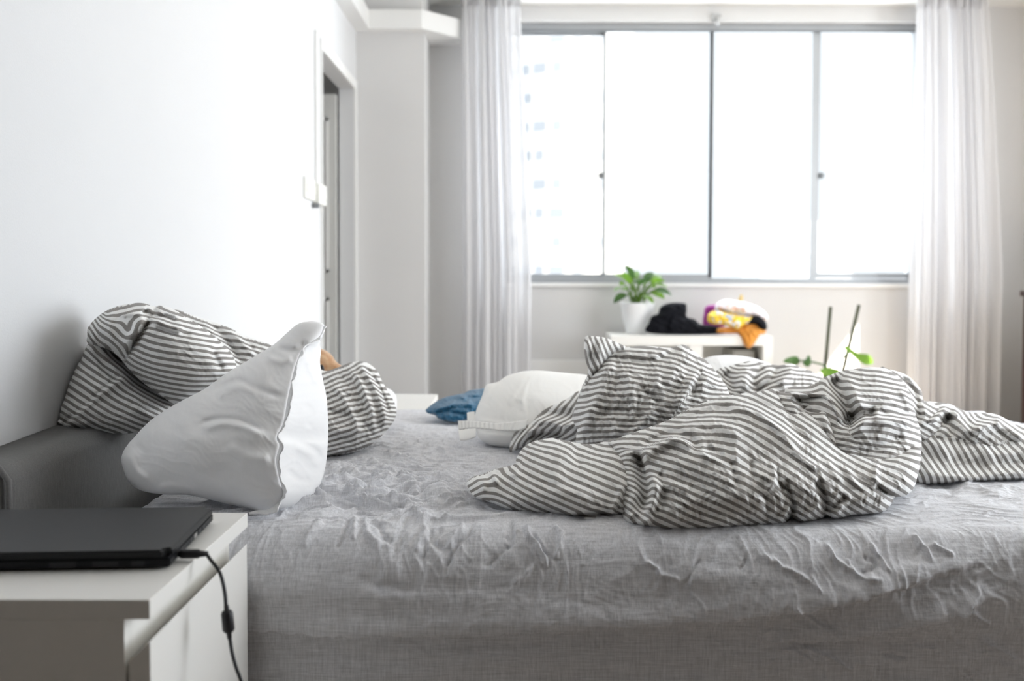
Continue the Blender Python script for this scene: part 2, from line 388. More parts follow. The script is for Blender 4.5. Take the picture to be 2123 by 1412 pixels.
def lobe_raw(outline, d_bot, d_top, T, step=2.5, Tb=None, dirs=None, period=.0131, strokes=(), noise=None, extra=None, power=.5, smoothed=True, phase=0, xt=0.0, ns=6, floor=None, sk=1.0, cuts=(), bias=0):
    """closed soft volume: outline traced as seen from the bed side, placed at its real depth
       d_bot,d_top depth at lowest / highest outline point; T front half thickness (m); xt extra depth per px to the right"""
    poly = spline(outline, ns, True) if smoothed else np.array(outline, float)
    x0, y0 = poly.min(0)-2*step; x1, y1 = poly.max(0)+2*step
    xs = np.arange(x0, x1+step, step); ys = np.arange(y0, y1+step, step)
    X, Y = np.meshgrid(xs, ys); M = inside(X, Y, poly)
    # faces whose four corners are inside
    fm = M[:-1,:-1] & M[:-1,1:] & M[1:,1:] & M[1:,:-1]
    used = np.zeros_like(M); cnt = np.zeros(M.shape, int)
    for a in (0, 1):
        for b_ in (0, 1):
            sl = (slice(a, M.shape[0]-1+a), slice(b_, M.shape[1]-1+b_)); used[sl] |= fm; cnt[sl] += fm
    rim = used & (cnt < 4)
    core = used & ~rim
    cf = core.astype(float)
    def lapD(u):
        v = u*cf; r = 4*v.copy(); r[1:] -= v[:-1]; r[:-1] -= v[1:]; r[:,1:] -= v[:,:-1]; r[:,:-1] -= v[:,1:]
        return r*cf
    u = cg(lapD, cf, cf, 500); un = u/u.max()
    h0 = np.clip(un, 0, None)**power
    rimfade = np.clip(un*7, 0, 1)**.7
    yb, yt = poly[:,1].max(), poly[:,1].min()
    D = d_bot + (d_top-d_bot)*np.clip((yb-Y)/(yb-yt), 0, 1) + xt*(X - poly[:,0].mean())
    disp = sk*strokes_sum(X, Y, strokes)
    if noise: disp = disp + noise(X, Y)
    H = T*h0 + disp*rimfade
    if extra is not None: D = D + extra(X, Y)
    # snap rim to the outline
    Xs, Ys = X.copy(), Y.copy()
    dense = spline(outline, ns*4, True) if smoothed else np.concatenate([np.linspace(poly[i], poly[(i+1)%len(poly)], 20, endpoint=False) for i in range(len(poly))])
    ri = np.argwhere(rim)
    rp = np.stack([X[rim], Y[rim]], -1)
    for c in range(0, len(rp), 500):
        q = rp[c:c+500]; dd = ((q[:,None,:]-dense[None])**2).sum(-1); k = dd.argmin(1)
        Xs[tuple(ri[c:c+500].T)] = dense[k,0]; Ys[tuple(ri[c:c+500].T)] = dense[k,1]
    Hr = np.where(rim, 0, H)
    # stripe coordinate by least squares
    S = None
    if dirs is not None:
        m2 = 1.0*used
        dirs = [(a, b_, c + bias if c >= 10 else c) for a, b_, c in dirs]
        dp = np.array([(a, b_) for a, b_, _ in dirs], float); th = np.radians([c for _, _, c in dirs])
        nv = np.stack([-np.sin(th), np.cos(th)], -1)
        W = 1/(((X[...,None]-dp[:,0])**2 + (Y[...,None]-dp[:,1])**2) + 150.)**1.5
        gx = (W*nv[:,0]).sum(-1); gy = (W*nv[:,1]).sum(-1); g = np.hypot(gx, gy)+1e-9; gx /= g; gy /= g
        Hx = np.gradient(H, step, axis=1)*m2; Hy = np.gradient(H, step, axis=0)*m2
        hn = np.clip(.6*np.abs(Hx*gx + Hy*gy)*F/D, 0, .9)
        mag = np.sqrt(1+hn**2)*D/F
        gx = gx*mag; gy = gy*mag
        wx = m2[:,1:]*m2[:,:-1]; wy = m2[1:]*m2[:-1]
        for cl_ in cuts:      # creases across which the stripes may jump
            ln_ = spline(cl_, 5); dd_, tt_, ss_ = seg_dist(X, Y, ln_)
            nr = (dd_ < 1.6*step) & (tt_ > .002) & (tt_ < .998)
            wx = wx*(1 - ((ss_[:,1:]*ss_[:,:-1] < 0) & nr[:,1:] & nr[:,:-1])); wy = wy*(1 - ((ss_[1:]*ss_[:-1] < 0) & nr[1:] & nr[:-1]))
        fx = .5*(gx[:,1:]+gx[:,:-1])*step*wx; fy = .5*(gy[1:]+gy[:-1])*step*wy
        rhs = np.zeros_like(X); rhs[:,1:] += fx; rhs[:,:-1] -= fx; rhs[1:] += fy; rhs[:-1] -= fy
        def lapN(v):
            dx = (v[:,1:]-v[:,:-1])*wx; dy = (v[1:]-v[:-1])*wy
            r = np.zeros_like(v); r[:,1:] += dx; r[:,:-1] -= dx; r[1:] += dy; r[:-1] -= dy
            return r
        S = (cg(lapN, rhs, m2, 3000) + .17*disp*rimfade)/period + phase
    Tb = T*.8 if Tb is None else Tb
    idx = np.full(M.shape, -1); idx[used] = np.arange(used.sum()); nU = used.sum()
    Pf = at(Xs[used], Ys[used], (D-Hr)[used])
    bidx = idx.copy(); bidx[core] = nU + np.arange(core.sum())
    Pb = at(Xs[core], Ys[core], (D+Tb*h0)[core])
    if floor is not None:
        fl = np.where(Pb[:,0] < -.72, HEADREST, floor)
        Pb[:,2] = np.maximum(Pb[:,2], fl) if floor > 0 else Pb[:,2]
    V = np.concatenate([Pf, Pb])
    i, j = np.nonzero(fm)
    ff = np.stack([idx[i,j], idx[i+1,j], idx[i+1,j+1], idx[i,j+1]], -1)
    fb = np.stack([bidx[i,j], bidx[i,j+1], bidx[i+1,j+1], bidx[i+1,j]], -1)
    A = None if S is None else np.concatenate([S[used], S[core]])
    return V, np.concatenate([ff, fb]), A
def lobe(*a, **k):
    if k.get('dirs') is not None: k.setdefault('sk', 1.9)
    k.setdefault('floor', ZREST); return lobe_raw(*a, **k)
ZREST = -1; HEADREST = .506
def merge(parts):
    Vs, Fs, As, o = [], [], [], 0
    for V, F_, A in parts:
        Vs.append(V); Fs.append(F_+o); As.append(A if A is not None else np.zeros(len(V))); o += len(V)
    return np.concatenate(Vs), np.concatenate(Fs), np.concatenate(As)
def crop(ox, oy, s, pts): return [(ox+x/s, oy+y/s, *r) for x, y, *r in pts]
c1 = lambda *p: crop(900, 640, 2.9414, p)
c2 = lambda *p: crop(1423, 640, 2.9414, p)
cA = lambda *p: crop(0, 600, 2.3533, p)
c3 = lambda *p: crop(860, 640, 4.411, p)
cS = lambda *p: crop(500, 900, 2.654, p)
cR = lambda *p: crop(1323, 980, 2.654, p)

# ================================================================== ROOM
XL, XR, YB, YW, ZC = -.872, 3.2, -2.2, 5.9, 2.487
def struct(o): o['kind'] = 'structure'; return o
struct(boxes('floor', [(-2.4, 3.4, -2.4, 6.1, -.1, 0)], floor_m))
struct(boxes('ceiling', [(XL-.08, 3.4, .9, 6.1, ZC, ZC+.12)], ceil_m))
struct(boxes('ceiling_bounce_cut', [(XL-.08, 3.4, -2.4, .9, ZC, ZC+.12)], wallR_m))  # unseen stretch of ceiling, greyed to send less light back down
DY0, DY1, DZ = 4.545, 5.50, 1.925
bm = bmesh.new()
for b_ in [(XL-.08, XL, .98, DY0, 0, ZC), (XL-.08, XL, DY0, DY1, DZ, ZC), (XL-.08, XL, DY1, 6.1, 0, ZC)]: box(bm, *b_)
struct(mesh_obj('wall_left', bm, wallL_m))
struct(boxes('wall_left_bounce_cut', [(XL-.08, XL, YB-.2, .98, 0, ZC)], wallD_m))  # unseen wall stretch, darkened to keep bounce off the nightstand's near face
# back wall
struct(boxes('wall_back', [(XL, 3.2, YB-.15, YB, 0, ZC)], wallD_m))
# right wall with a tall balcony opening
oy0, oy1, oz = 4.15, 4.755, 2.21
qy0, qy1, qz0, qz1 = 1.3, 3.35, .35, 2.2
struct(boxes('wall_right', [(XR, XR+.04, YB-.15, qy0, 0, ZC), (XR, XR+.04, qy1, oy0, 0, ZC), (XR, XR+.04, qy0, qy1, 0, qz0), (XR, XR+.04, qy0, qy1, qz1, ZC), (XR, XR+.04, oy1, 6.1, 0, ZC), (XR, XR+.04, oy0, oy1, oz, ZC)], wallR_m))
# window wall with opening
wx0, wx1, wz0, wz1 = -.03, 2.405, .862, 2.40
struct(boxes('wall_window', [(XL, wx0, YW, YW+.2, 0, ZC), (wx1, XR, YW, YW+.2, 0, ZC), (wx0, wx1, YW, YW+.2, 0, wz0), (wx0, wx1, YW, YW+.2, wz1, ZC)], wall_m))
struct(boxes('wall_column', [(XL, -.488, 5.59, YW, 0, ZC)], wall_m))
# cornice (box ring on the left wall, turning round the column)
bm = bmesh.new()
zc0, zc1 = 2.255, 2.36
prism(bm, [(XL, YB), (-.79, YB), (-.79, 5.507), (-.50, 5.507), (-.22, 5.80), (-.12, 5.80), (-.12, YW), (-.488, YW), (-.488, 5.59), (XL, 5.59)], 'z', zc0, zc1)
struct(mesh_obj('trim_1', bm, trim_m))
bm = bmesh.new()
prism(bm, [(XL, YB), (-.845, YB), (-.845, 5.56), (-.50, 5.56), (-.488, 5.62), (XL, 5.62)], 'z', zc1, ZC)
struct(mesh_obj('trim_2', bm, wall_m))
# door casing on the left wall
bm = bmesh.new()
cz = .012
for b_ in [(XL, XL+cz, DY0-.012, DY0, 0, DZ+.05), (XL, XL+cz, DY1, DY1+.05, 0, DZ+.05), (XL, XL+cz, DY0, DY1, DZ, DZ+.05)]: box(bm, *b_)
struct(mesh_obj('trim_3', bm, trim_m))
# open door leaf standing in the next room
dr = bpy.data.objects.new('door_1', None); COL.objects.link(dr); dr['kind'] = 'structure'
bm = bmesh.new(); box(bm, -1.80, -.962, 5.455, 5.495, .01, 1.89)
mesh_obj('door_leaf', bm, door_m, dr, bevel=.002)
bm = bmesh.new()
for z0, z1 in [(.15, .78), (.92, 1.76)]:
    for x0, x1, za, zb in [(-1.02, -1.005, z0, z1), (-1.75, -1.735, z0, z1), (-1.75, -1.005, z0, z0+.015), (-1.75, -1.005, z1-.015, z1)]:
        box(bm, x0, x1, 5.448, 5.456, za, zb)
mesh_obj('panel_moulding', bm, trim_m, dr)
# next room shell
struct(boxes('wall_hall', [(-2.4, XL-.08, 3.1, 3.2, 0, ZC), (-2.4, -2.3, 3.2, 6.1, 0, ZC), (-2.3, XL-.08, 6.0, 6.1, 0, ZC)], wall_m))
struct(boxes('ceiling_hall', [(-2.4, XL-.08, 3.2, 6.1, ZC-.05, ZC+.07)], ceil_m))
# baseboard/low duct under the window
struct(boxes('baseboard_window', [(-.12, .70, YW-.03, YW, 0, .405)], trim_m, bevel=.004))
struct(boxes('trim_4', [(wx0-.05, wx1+.05, YW-.025, YW+.03, wz0-.022, wz0)], trim_m, bevel=.003))

# ---------------- window
win = bpy.data.objects.new('window_1', None); COL.objects.link(win); win['kind'] = 'structure'
fy0, fy1 = 5.96, 6.04
boxes('window_frame', [(wx0, wx1, fy0, fy1, wz1-.035, wz1), (wx0, wx1, fy0, fy1, wz0, wz0+.03), (wx0, wx0+.02, fy0, fy1, wz0, wz1), (wx1-.02, wx1, fy0, fy1, wz0, wz1)], alu_m, win, bevel=.002)
boxes('sliding_track', [(wx0, wx1, fy0-.004, fy0+.012, wz1-.047, wz1-.036)], dark_alu, win)
def wp(px, py, d=5.99):
    p = at(px, py, d); return p[0], p[2]
for k, (xa, xb, ya, yb, yy) in enumerate([(1050, 1248, 74, 569, 6.01), (1257, 1467, 64, 569, 5.985), (1480, 1678, 62, 580, 5.985), (1700, 1893, 66, 567, 6.01)]):
    gx0, gz1 = wp(xa, ya, yy); gx1, gz0 = wp(xb, yb, yy)
    lft, rgt = [(.02, .012), (.012, .016), (.022, .031), (.031, .016)][k]
    tp, bt = .03, .028
    bm = bmesh.new()
    # rounded-corner frame ring
    def rr(x0, x1, z0, z1, r, n=5):
        o_ = []
        for cx_, cz_, a0 in [(x1-r, z1-r, 0), (x0+r, z1-r, 90), (x0+r, z0+r, 180), (x1-r, z0+r, 270)]:
            for i in range(n+1):
                a = math.radians(a0 + 90*i/n); o_.append((cx_+r*math.cos(a), cz_+r*math.sin(a)))
        return o_
    A = rr(gx0, gx1, gz0, gz1, .014); B = rr(gx0-lft, gx1+rgt, gz0-bt, gz1+tp, .003)
    lay = []
    for P_, yv in [(A, yy-.012), (B, yy-.012), (B, yy+.012), (A, yy+.012)]:
        lay.append([bm.verts.new((p[0], yv, p[1])) for p in P_])
    n_ = len(A)
    for q in range(4):
        for i in range(n_):
            bm.faces.new([lay[q][i], lay[q][(i+1)%n_], lay[(q+1)%4][(i+1)%n_], lay[(q+1)%4][i]])
    sash = mesh_obj('sash', bm, alu_m, win)
    bm = bmesh.new(); box(bm, gx0-.004, gx1+.004, yy-.002, yy+.002, gz0-.004, gz1+.004)
    mesh_obj('pane', bm, glass_m, sash)
    if k in (0, 3):
        lx, lz = wp(1245 if k == 0 else 1700, 365, yy)
        bm = bmesh.new(); box(bm, lx-.012, lx+.012, yy-.035, yy-.012, lz-.02, lz+.02); bmesh.ops.bevel(bm, geom=list(bm.edges), offset=.006, segments=3, affect='EDGES')
        box(bm, lx-(.018 if k == 0 else -.004), lx+(.004 if k == 0 else .018), yy-.03, yy-.02, lz-.006, lz+.008)
        mesh_obj('latch', bm, dark_alu, sash)
# curtain rod bracket over the middle mullion
br_ = thing('ceiling_bracket', 'small grey metal bracket fixed above the window over the middle bar', 'bracket')
x_, z_ = wp(1487, 42, 5.86)
bm = bmesh.new(); tube(bm, [(x_, 5.9, z_+.02), (x_, 5.85, z_+.02), (x_, 5.84, z_-.03)], .006); 
tube(bm, [(x_-.02, 5.85, z_+.02), (x_+.02, 5.85, z_+.02)], .009)
mesh_obj('bracket_arm', bm, metal_m, br_)
boxes('mounting_plate', [(x_-.025, x_+.025, 5.893, 5.9, z_-.005, z_+.045)], metal_m, br_, bevel=.002)
rebase(br_, (x_, 5.9, z_))

# ---------------- buildings outside (washed out)
fac1 = simple('facade_pale', (.13, .125, .12), .9); fac_w = simple('facade_window', (.066, .07, .076), .6, spec=.2)
t = thing('apartment_tower', 'pale high-rise apartment tower faintly seen through the left window panes', 'building', (6.3, 110, -30))
bm = bmesh.new(); lathe(bm, [(7, 0), (7, 62)], (0, 0, 0), 48); mesh_obj('wall', bm, fac1, t)
for f in range(10):
    for k, a_deg in enumerate((-62, -45, -30, -14, 4, 22, 40, 58)):
        if (f*5+k*3) % 7 in (1, 4): continue
        a = math.radians(-90 + a_deg); c_, s_ = math.cos(a), math.sin(a); z = 31.5+f*3; hw = .45 + .3*((f+k) % 2)
        bm = bmesh.new()
        o_ = [bm.verts.new((7.05*c_ - s_*dx, 7.05*s_ + c_*dx, z+dz)) for dx, dz in [(-hw, -.5), (hw, -.5), (hw, .5), (-hw, .5)]]
        bm.faces.new(o_); mesh_obj('window', bm, fac_w, t)
t = thing('office_block', 'pale distant office block with faint ribbon windows beyond the right panes', 'building', (27.5, 110, -30))
boxes('wall', [(0, 10, 0, 10, 0, 37)], simple('facade_bright', (.2, .2, .2), .9), t)
rg = simple('ribbon_glass', (.10, .11, .115), .6, spec=.2)
for z in (31.6, 33.1, 34.6, 36.1): boxes('ribbon_window', [(1.0, 5.5, -.1, 0, z, z+.22)], rg, t)

# ---------------- curtains
def curtain(name, label, pxt, pxb, d, seed, side):
    rng = np.random.RandomState(seed)
    nu, nv = 420, 90
    u = np.linspace(0, 1, nu)[:,None]; v = np.linspace(0, 1, nv)[None]   # v 0 top .. 1 bottom
    zt, zb = 2.47, .03
    xt0, xt1 = [at(p, 60, d)[0] for p in pxt]; xb0, xb1 = [at(p, 560, d)[0] for p in pxb]
    e = np.clip(v*1.6, 0, 1)
    x0 = xt0+(xb0-xt0)*e; x1 = xt1+(xb1-xt1)*e
    uu = u + .03*np.sin(2*np.pi*u*2+seed)
    X = x0 + (x1-x0)*uu
    ph = np.cumsum(1+.55*np.sin(np.linspace(0, 23, nu)+seed) + .3*rng.randn(nu)*.3)[:,None]/nu
    amp = .035*np.clip(.35+v*3, 0, 1)
    Y = d + amp*np.sin(2*np.pi*9*ph + .5*np.sin(2.2*v+seed)) + .012*np.sin(2*np.pi*21*ph+1.0+v*1.3) + .006*np.sin(2*np.pi*43*ph)*np.clip(1-v*2.5, 0, 1)
    X = X + .012*np.cos(2*np.pi*9*ph+.4*v)
    Z = zt + (zb-zt)*v + 0*u
    # header: gathered tape near the top
    head = np.exp(-((Z-2.425)/.012)**2); Y = Y + (d-Y)*head*.7
    P = np.stack([X+0*Z, Y+0*Z, Z], -1)
    root = thing(name, label, 'curtain', (float((xt0+xt1)/2), d, 2.47), group='sheer curtains at the window')
    o = grid_obj('curtain_panel', P, curtain_m, root)
    bm = bmesh.new()
    for i in range(0, 400, 7):   # gathered heading pleats
        px_, py_ = float(P[i,1,0]), float(P[i,1,1])
        box(bm, px_-.002, px_+.003, d-.018, d+.01, 2.425, 2.478)
    h = mesh_obj('heading_tape', bm, curtain_m, root)
    bm = bmesh.new(); box(bm, xt0-.02, xt1+.02, d-.012, d+.012, 2.474, 2.487); mesh_obj('rail', bm, trim_m, root)
    rebase(root, ((xt0+xt1)/2, d, 2.47)); return root
curtain('sheer_curtain', 'white sheer curtain left of the window beside the wall column', (955, 1078), (957, 1102), 5.70, 3, -1)
curtain('sheer_curtain', 'white sheer curtain right of the window near the brown furniture', (1897, 2040), (1884, 2064), 5.70, 8, 1)

# ---------------- switches and conduit on the left wall
sw = thing('light_switch', 'white double wall switch box at the doorway edge', 'light switch')
def wl(px, py):   # y,z of a point on the left wall
    d = 4.4
    for _ in range(6):
        p = at(px, py, d); d *= XL/p[0]
    return float(d), float(p[2])
ya, za = wl(628, 380); yb_, zb_ = wl(668, 428)
ym = (ya+yb_)/2
boxes('switch_plate', [(XL, XL+.012, ya, ym-.005, 1.225, 1.315)], plastic_m, sw, bevel=.003)
boxes('switch_box', [(XL, XL+.03, ym, 4.53, 1.215, 1.305)], plastic_m, sw, bevel=.004)
boxes('rocker', [(XL+.011, XL+.018, ya+.02, ym-.03, 1.25, 1.29)], plastic_m, sw, bevel=.002)
boxes('rocker', [(XL+.029, XL+.036, ym+.03, 4.50, 1.24, 1.28)], plastic_m, sw, bevel=.002)
boxes('cable_knob', [(XL+.002, XL+.03, ym-.03, ym-.008, 1.195, 1.215)], dark_alu, sw, bevel=.002)
rebase(sw, (XL, ym, 1.26))
yc, zc_ = wl(652, 90)
cd = boxes('cable_conduit', [(XL, XL+.014, yc-.012, yc+.012, 1.305, 1.98)], trim_m, bevel=.003)
tag(cd, 'thin white cable conduit running up the wall from the switch box', 'conduit')

# ---------------- dark furniture at the right edge
wb = thing('wooden_cabinet', 'dark reddish wooden cabinet at the right picture edge', 'cabinet', (2.95, 5.15, 0))
cx0 = at(2112, 700, 5.37)[0] + .01
boxes('body', [(cx0, 3.12, 4.97, 5.35, .06, .80)], wood_m, wb, bevel=.004)
boxes('top', [(cx0-.01, 3.13, 4.95, 5.37, .80, .83)], wood_m, wb, bevel=.004)
for xx in (cx0+.03, 3.08):
    for yy in (4.99, 5.31): boxes('leg', [(xx-.02, xx+.02, yy-.015, yy+.015, 0, .06)], wood_m, wb)
for x0_, x1_ in [(cx0+.02, (cx0+3.12)/2-.003), ((cx0+3.12)/2+.003, 3.10)]:
    dd = boxes('door', [(x0_, x1_, 4.955, 4.972, .08, .78)], wood_m, wb, bevel=.003)
    boxes('knob', [((x0_+x1_)/2-.01, (x0_+x1_)/2+.01, 4.94, 4.956, .45, .47)], metal_m, dd, bevel=.004)
rebase(wb, (2.95, 5.15, 0))

# ---------------- low white shelf under the window
sx0, sx1, sd0, sd1, sz = .545, 1.44, 5.48, 5.86, .575
sh = thing('shelf_unit', 'low white cube shelf unit standing under the window', 'shelf')
th = .055
boxes('top_board', [(sx0, sx1, sd0, sd1, sz-th, sz)], lacq_m, sh, bevel=.002)
boxes('bottom_board', [(sx0, sx1, sd0, sd1, 0, th)], lacq_m, sh, bevel=.002)
boxes('side_panel', [(sx0, sx0+th, sd0, sd1, th, sz-th)], lacq_m, sh, bevel=.002)
boxes('side_panel', [(sx1-th, sx1, sd0, sd1, th, sz-th)], lacq_m, sh, bevel=.002)
boxes('divider', [((sx0+sx1)/2-.012, (sx0+sx1)/2+.06, sd0+.005, sd1, th, sz-th)], lacq_m, sh, bevel=.002)
boxes('back_panel', [(sx0+th, sx1-th, sd1-.01, sd1, th, sz-th)], lacq_m, sh)
bb_ = boxes('storage_box', [(1.24, 1.36, 5.56, 5.82, .057, .49)], simple('grey_card', (.35, .34, .31), .8), bevel=.004)
tag(bb_, 'grey box standing inside the white shelf under the orange cloth', 'box')
rebase(sh, ((sx0+sx1)/2, 5.67, 0))

# potted plant on the shelf
pl = thing('potted_plant', 'small leafy green plant in a tapered white pot on the shelf', 'potted plant')
pc = at(1321, 692, 5.68); pc = (float(pc[0]), 5.68, sz)
bm = bmesh.new()
lathe(bm, [(.058, 0), (.066, .01), (.086, .10), (.096, .168), (.098, .178), (.092, .178), (.086, .15)], pc); mesh_obj('pot', bm, pot_m, pl, True)
bm = bmesh.new(); lathe(bm, [(.02, .148), (.086, .152), (.0855, .156), (.01, .162)], pc, 24); mesh_obj('soil', bm, soil_m, pl)
def leaf(bm, base, dir_, length, width, droop, curl=.15, twist=0.0, nseg=8):
    d_ = Vector(dir_).normalized(); up = Vector((0, 0, 1)); side = d_.cross(up)
    side = side.normalized() if side.length > 1e-3 else Vector((1, 0, 0))
    side = (Matrix.Rotation(twist, 3, d_) @ side)
    p = Vector(base); rows = []
    for i in range(nseg+1):
        t = i/nseg; w = width*math.sin(math.pi*min(1, t*.93+.06))**.8*.5
        nrm = side.cross(d_).normalized()
        rows.append([bm.verts.new(p - side*w + nrm*curl*w), bm.verts.new(p), bm.verts.new(p + side*w + nrm*curl*w)])
        d_ = (d_ + Vector((0, 0, -droop/nseg))).normalized(); p = p + d_*length/nseg
    for a, b2 in zip(rows[:-1], rows[1:]):
        for k in (0, 1): bm.faces.new([a[k], a[k+1], b2[k+1], b2[k]])
rng = random.Random(5)
tips = [(1284, 620, 9), (1278, 600, -6), (1292, 578, 4), (1306, 566, -5), (1290, 590, 10), (1318, 570, 8), (1345, 575, 2), (1362, 574, 6), (1373, 592, -6), (1383, 606, 0), (1352, 596, 8), (1342, 622, -8), (1332, 590, -4), (1300, 600, -9), (1365, 612, 5), (1322, 582, -10), (1368, 583, -2), (1303, 585, 0)]
for i, (tx, ty, dd) in enumerate(tips):
    tp_ = at(tx, ty, 5.68 + dd*.012); tp_ = Vector([float(c) for c in tp_])
    b0 = Vector((pc[0]+rng.uniform(-.03, .03), pc[1]+rng.uniform(-.03, .03), pc[2]+.15))
    mid = b0.lerp(tp_, .55) + Vector((0, 0, .045))
    bm = bmesh.new(); sp = spline([b0, mid, tp_], 6)[:-4]
    tube(bm, sp, [.0045]*len(sp), 6); st = mesh_obj('stem', bm, leaf_m, pl, True)
    bm = bmesh.new(); dv = tp_ - mid; dv.z += .02
    leaf(bm, Vector(sp[-1])-dv*.2, dv, .085+rng.random()*.03, .05, .8, .3, rng.uniform(-.8, .8))
    mesh_obj('leaf', bm, leaf_m if i % 3 else leafdark_m, st, True)
rebase(pl, pc)

# clothes on the shelf ------------------------------------------------
def cpile(name, outl, db, dt, T, mat, label, seed, amp=.012, step=2.0, cat='clothes', strokes=()):
    def nz(X, Y): return amp*oriented(X, Y, .3, 26, 10, seed) + amp*.8*fbm(X/22, Y/14, seed+3)
    V, F_, _ = lobe(outl, db, dt, T, step, noise=nz, strokes=strokes)
    o = np_obj(name, V, F_, mat); tag(o, label, cat); return o
cpile('folded_trousers', [(1344,690),(1346,668),(1352,655),(1364,650),(1370,636),(1390,628),(1420,629),(1424,640),(1424,656),(1440,662),(1452,672),(1470,674),(1500,680),(1512,690),(1440,694)], 5.53, 5.57, .045, blackcloth_m, 'heap of black clothes on the white shelf beside the potted plant', 1)
cpile('magenta_shirt', [(1460,680),(1460,645),(1466,634),(1480,632),(1500,634),(1500,680)], 5.70, 5.70, .05, magenta_m, 'magenta garment at the back of the clothes pile on the shelf', 2)
cpile('orange_scarf', [(1488,690),(1490,680),(1520,676),(1560,664),(1580,664),(1589,676),(1586,692),(1576,694),(1572,704),(1562,716),(1551,723),(1540,712),(1532,696),(1526,692)], 5.47, 5.55, .05, orange_m, 'orange cloth hanging over the front edge of the white shelf', 4)
cpile('dark_top', [(1545,670),(1560,656),(1575,656),(1588,668),(1590,682),(1580,684),(1565,672)], 5.48, 5.50, .04, blackcloth_m, 'black garment edge between yellow cloth and orange cloth on the shelf', 9, amp=.006)
cpile('yellow_printed_shirt', [(1466,660),(1470,650),(1484,644),(1505,646),(1530,652),(1560,656),(1570,656),(1556,668),(1540,676),(1530,683),(1520,680),(1505,674),(1480,672),(1468,668)], 5.46, 5.52, .06, yellow_m, 'yellow printed garment in the clothes pile on the shelf', 5)
cpile('floral_blouse', [(1482,642),(1488,628),(1505,621),(1525,623),(1550,628),(1575,638),(1590,652),(1592,664),(1580,662),(1560,657),(1530,652),(1505,648)], 5.52, 5.60, .08, pinkwhite_m, 'white and pink patterned garment on top of the clothes pile', 6)
cpile('brown_strap', [(1529,634),(1532,616),(1538,610),(1541,618),(1537,634)], 5.62, 5.62, .012, simple('tan_strap', (.6, .45, .2), .7), 'thin tan strap sticking up from the clothes pile', 7, amp=.001, step=1.2, cat='strap')

# floor plant with stakes
fp = thing('climbing_plant', 'leafy climbing plant tied to two dark stakes below the window', 'plant')
fc = (1.80, 5.45)
bm = bmesh.new(); lathe(bm, [(.10, 0), (.12, .02), (.15, .24), (.155, .25), (.14, .25), (.135, .2)], (fc[0], fc[1], 0)); mesh_obj('pot', bm, terracotta_m, fp, True)
bm = bmesh.new(); lathe(bm, [(.02, .2), (.136, .205), (.01, .215)], (fc[0], fc[1], 0), 24); mesh_obj('soil', bm, soil_m, fp)
for (xa, ya), (xb, yb) in [((1722, 636), (1710, 770)), ((1781, 632), (1767, 690))]:
    a_ = at(xa, ya, 5.45); b2 = at(xb, yb, 5.45); e_ = a_ + (b2-a_)*((a_[2]-.2)/(a_[2]-b2[2]))
    bm = bmesh.new(); tube(bm, [e_, a_], .0095, 10); mesh_obj('stake', bm, stake_m, fp, True)
def pleaf(pts, d, bend, mat, par):
    bm = bmesh.new(); out_ = spline(pts, 5, True); c_ = out_.mean(0)
    P3 = at(out_[:,0], out_[:,1], d + bend*(out_[:,0]-c_[0])*.001); cc = at(c_[0], c_[1], d-.02)
    vc = bm.verts.new(cc); vs = [bm.verts.new(p) for p in P3]
    ins = [bm.verts.new(Vector(p).lerp(Vector(cc), .5)+Vector((0, -.012, 0))) for p in P3]
    n = len(vs)
    for i in range(n):
        bm.faces.new([vs[i], vs[(i+1)%n], ins[(i+1)%n], ins[i]]); bm.faces.new([ins[i], ins[(i+1)%n], vc])
    return mesh_obj('leaf', bm, mat, par, True)
def pstem(pts, d):
    bm = bmesh.new(); s_ = spline(pts, 8); tube(bm, at(s_[:,0], s_[:,1], d), .005, 8); return mesh_obj('stem', bm, leafdark_m, fp, True)
s1_ = pstem([(1714, 775), (1712, 760), (1690, 752), (1660, 748), (1640, 750)], 5.42)
pleaf([(1624,750),(1632,742),(1648,738),(1656,742),(1658,752),(1650,757),(1636,754)], 5.42, 2, leafdark_m, s1_)
pleaf([(1664,752),(1672,742),(1676,736),(1681,744),(1680,757),(1672,760)], 5.40, 2, leafdark_m, s1_)
s2_ = pstem([(1712, 800), (1716, 770), (1725, 756), (1740, 745), (1755, 735), (1763, 728)], 5.40)
pleaf([(1750,722),(1756,717),(1765,724),(1780,732),(1800,735),(1809,745),(1809,754),(1795,756),(1780,748),(1766,736)], 5.38, 3, leaf_m, s2_)
pleaf([(1700,768),(1716,762),(1740,768),(1735,778),(1712,780)], 5.36, 3, leaf_m, s2_)
rebase(fp, (fc[0], fc[1], 0))

# ================================================================== BED
bed = thing('bed', 'upholstered grey double bed with a low padded headboard against the left wall', 'bed', (0, 2.26, 0))
bm = bmesh.new()
HX = -.772
nseg = 10
prof = [(XL+.004, 0.05), (XL+.004, .612)]
for i in range(nseg+1):
    a = math.radians(90 - 90*i/nseg); prof.append((HX-.03+.03*math.cos(a), .578+.03*math.sin(a)))
prof += [(HX, .05)]
rows = []
ysn = np.linspace(1.51, 3.15, 60)
for i, yv in enumerate(ysn):
    e = min(1, (yv-1.51)/.02, (3.15-yv)/.02); ins_ = .008*(1-e)
    w = .003*math.sin(yv*7)
    rows.append([bm.verts.new((min(max(x, XL+.004), HX-ins_) , yv, (z-ins_+w*(z > .5)))) for x, z in prof])
for a, b2 in zip(rows[:-1], rows[1:]):
    for k in range(len(prof)-1): bm.faces.new([a[k], a[k+1], b2[k+1], b2[k]])
    bm.faces.new([a[-1], a[0], b2[0], b2[-1]])
bm.faces.new(rows[0]); bm.faces.new(rows[-1][::-1])
hb = mesh_obj('headboard', bm, headb_m, bed, True)
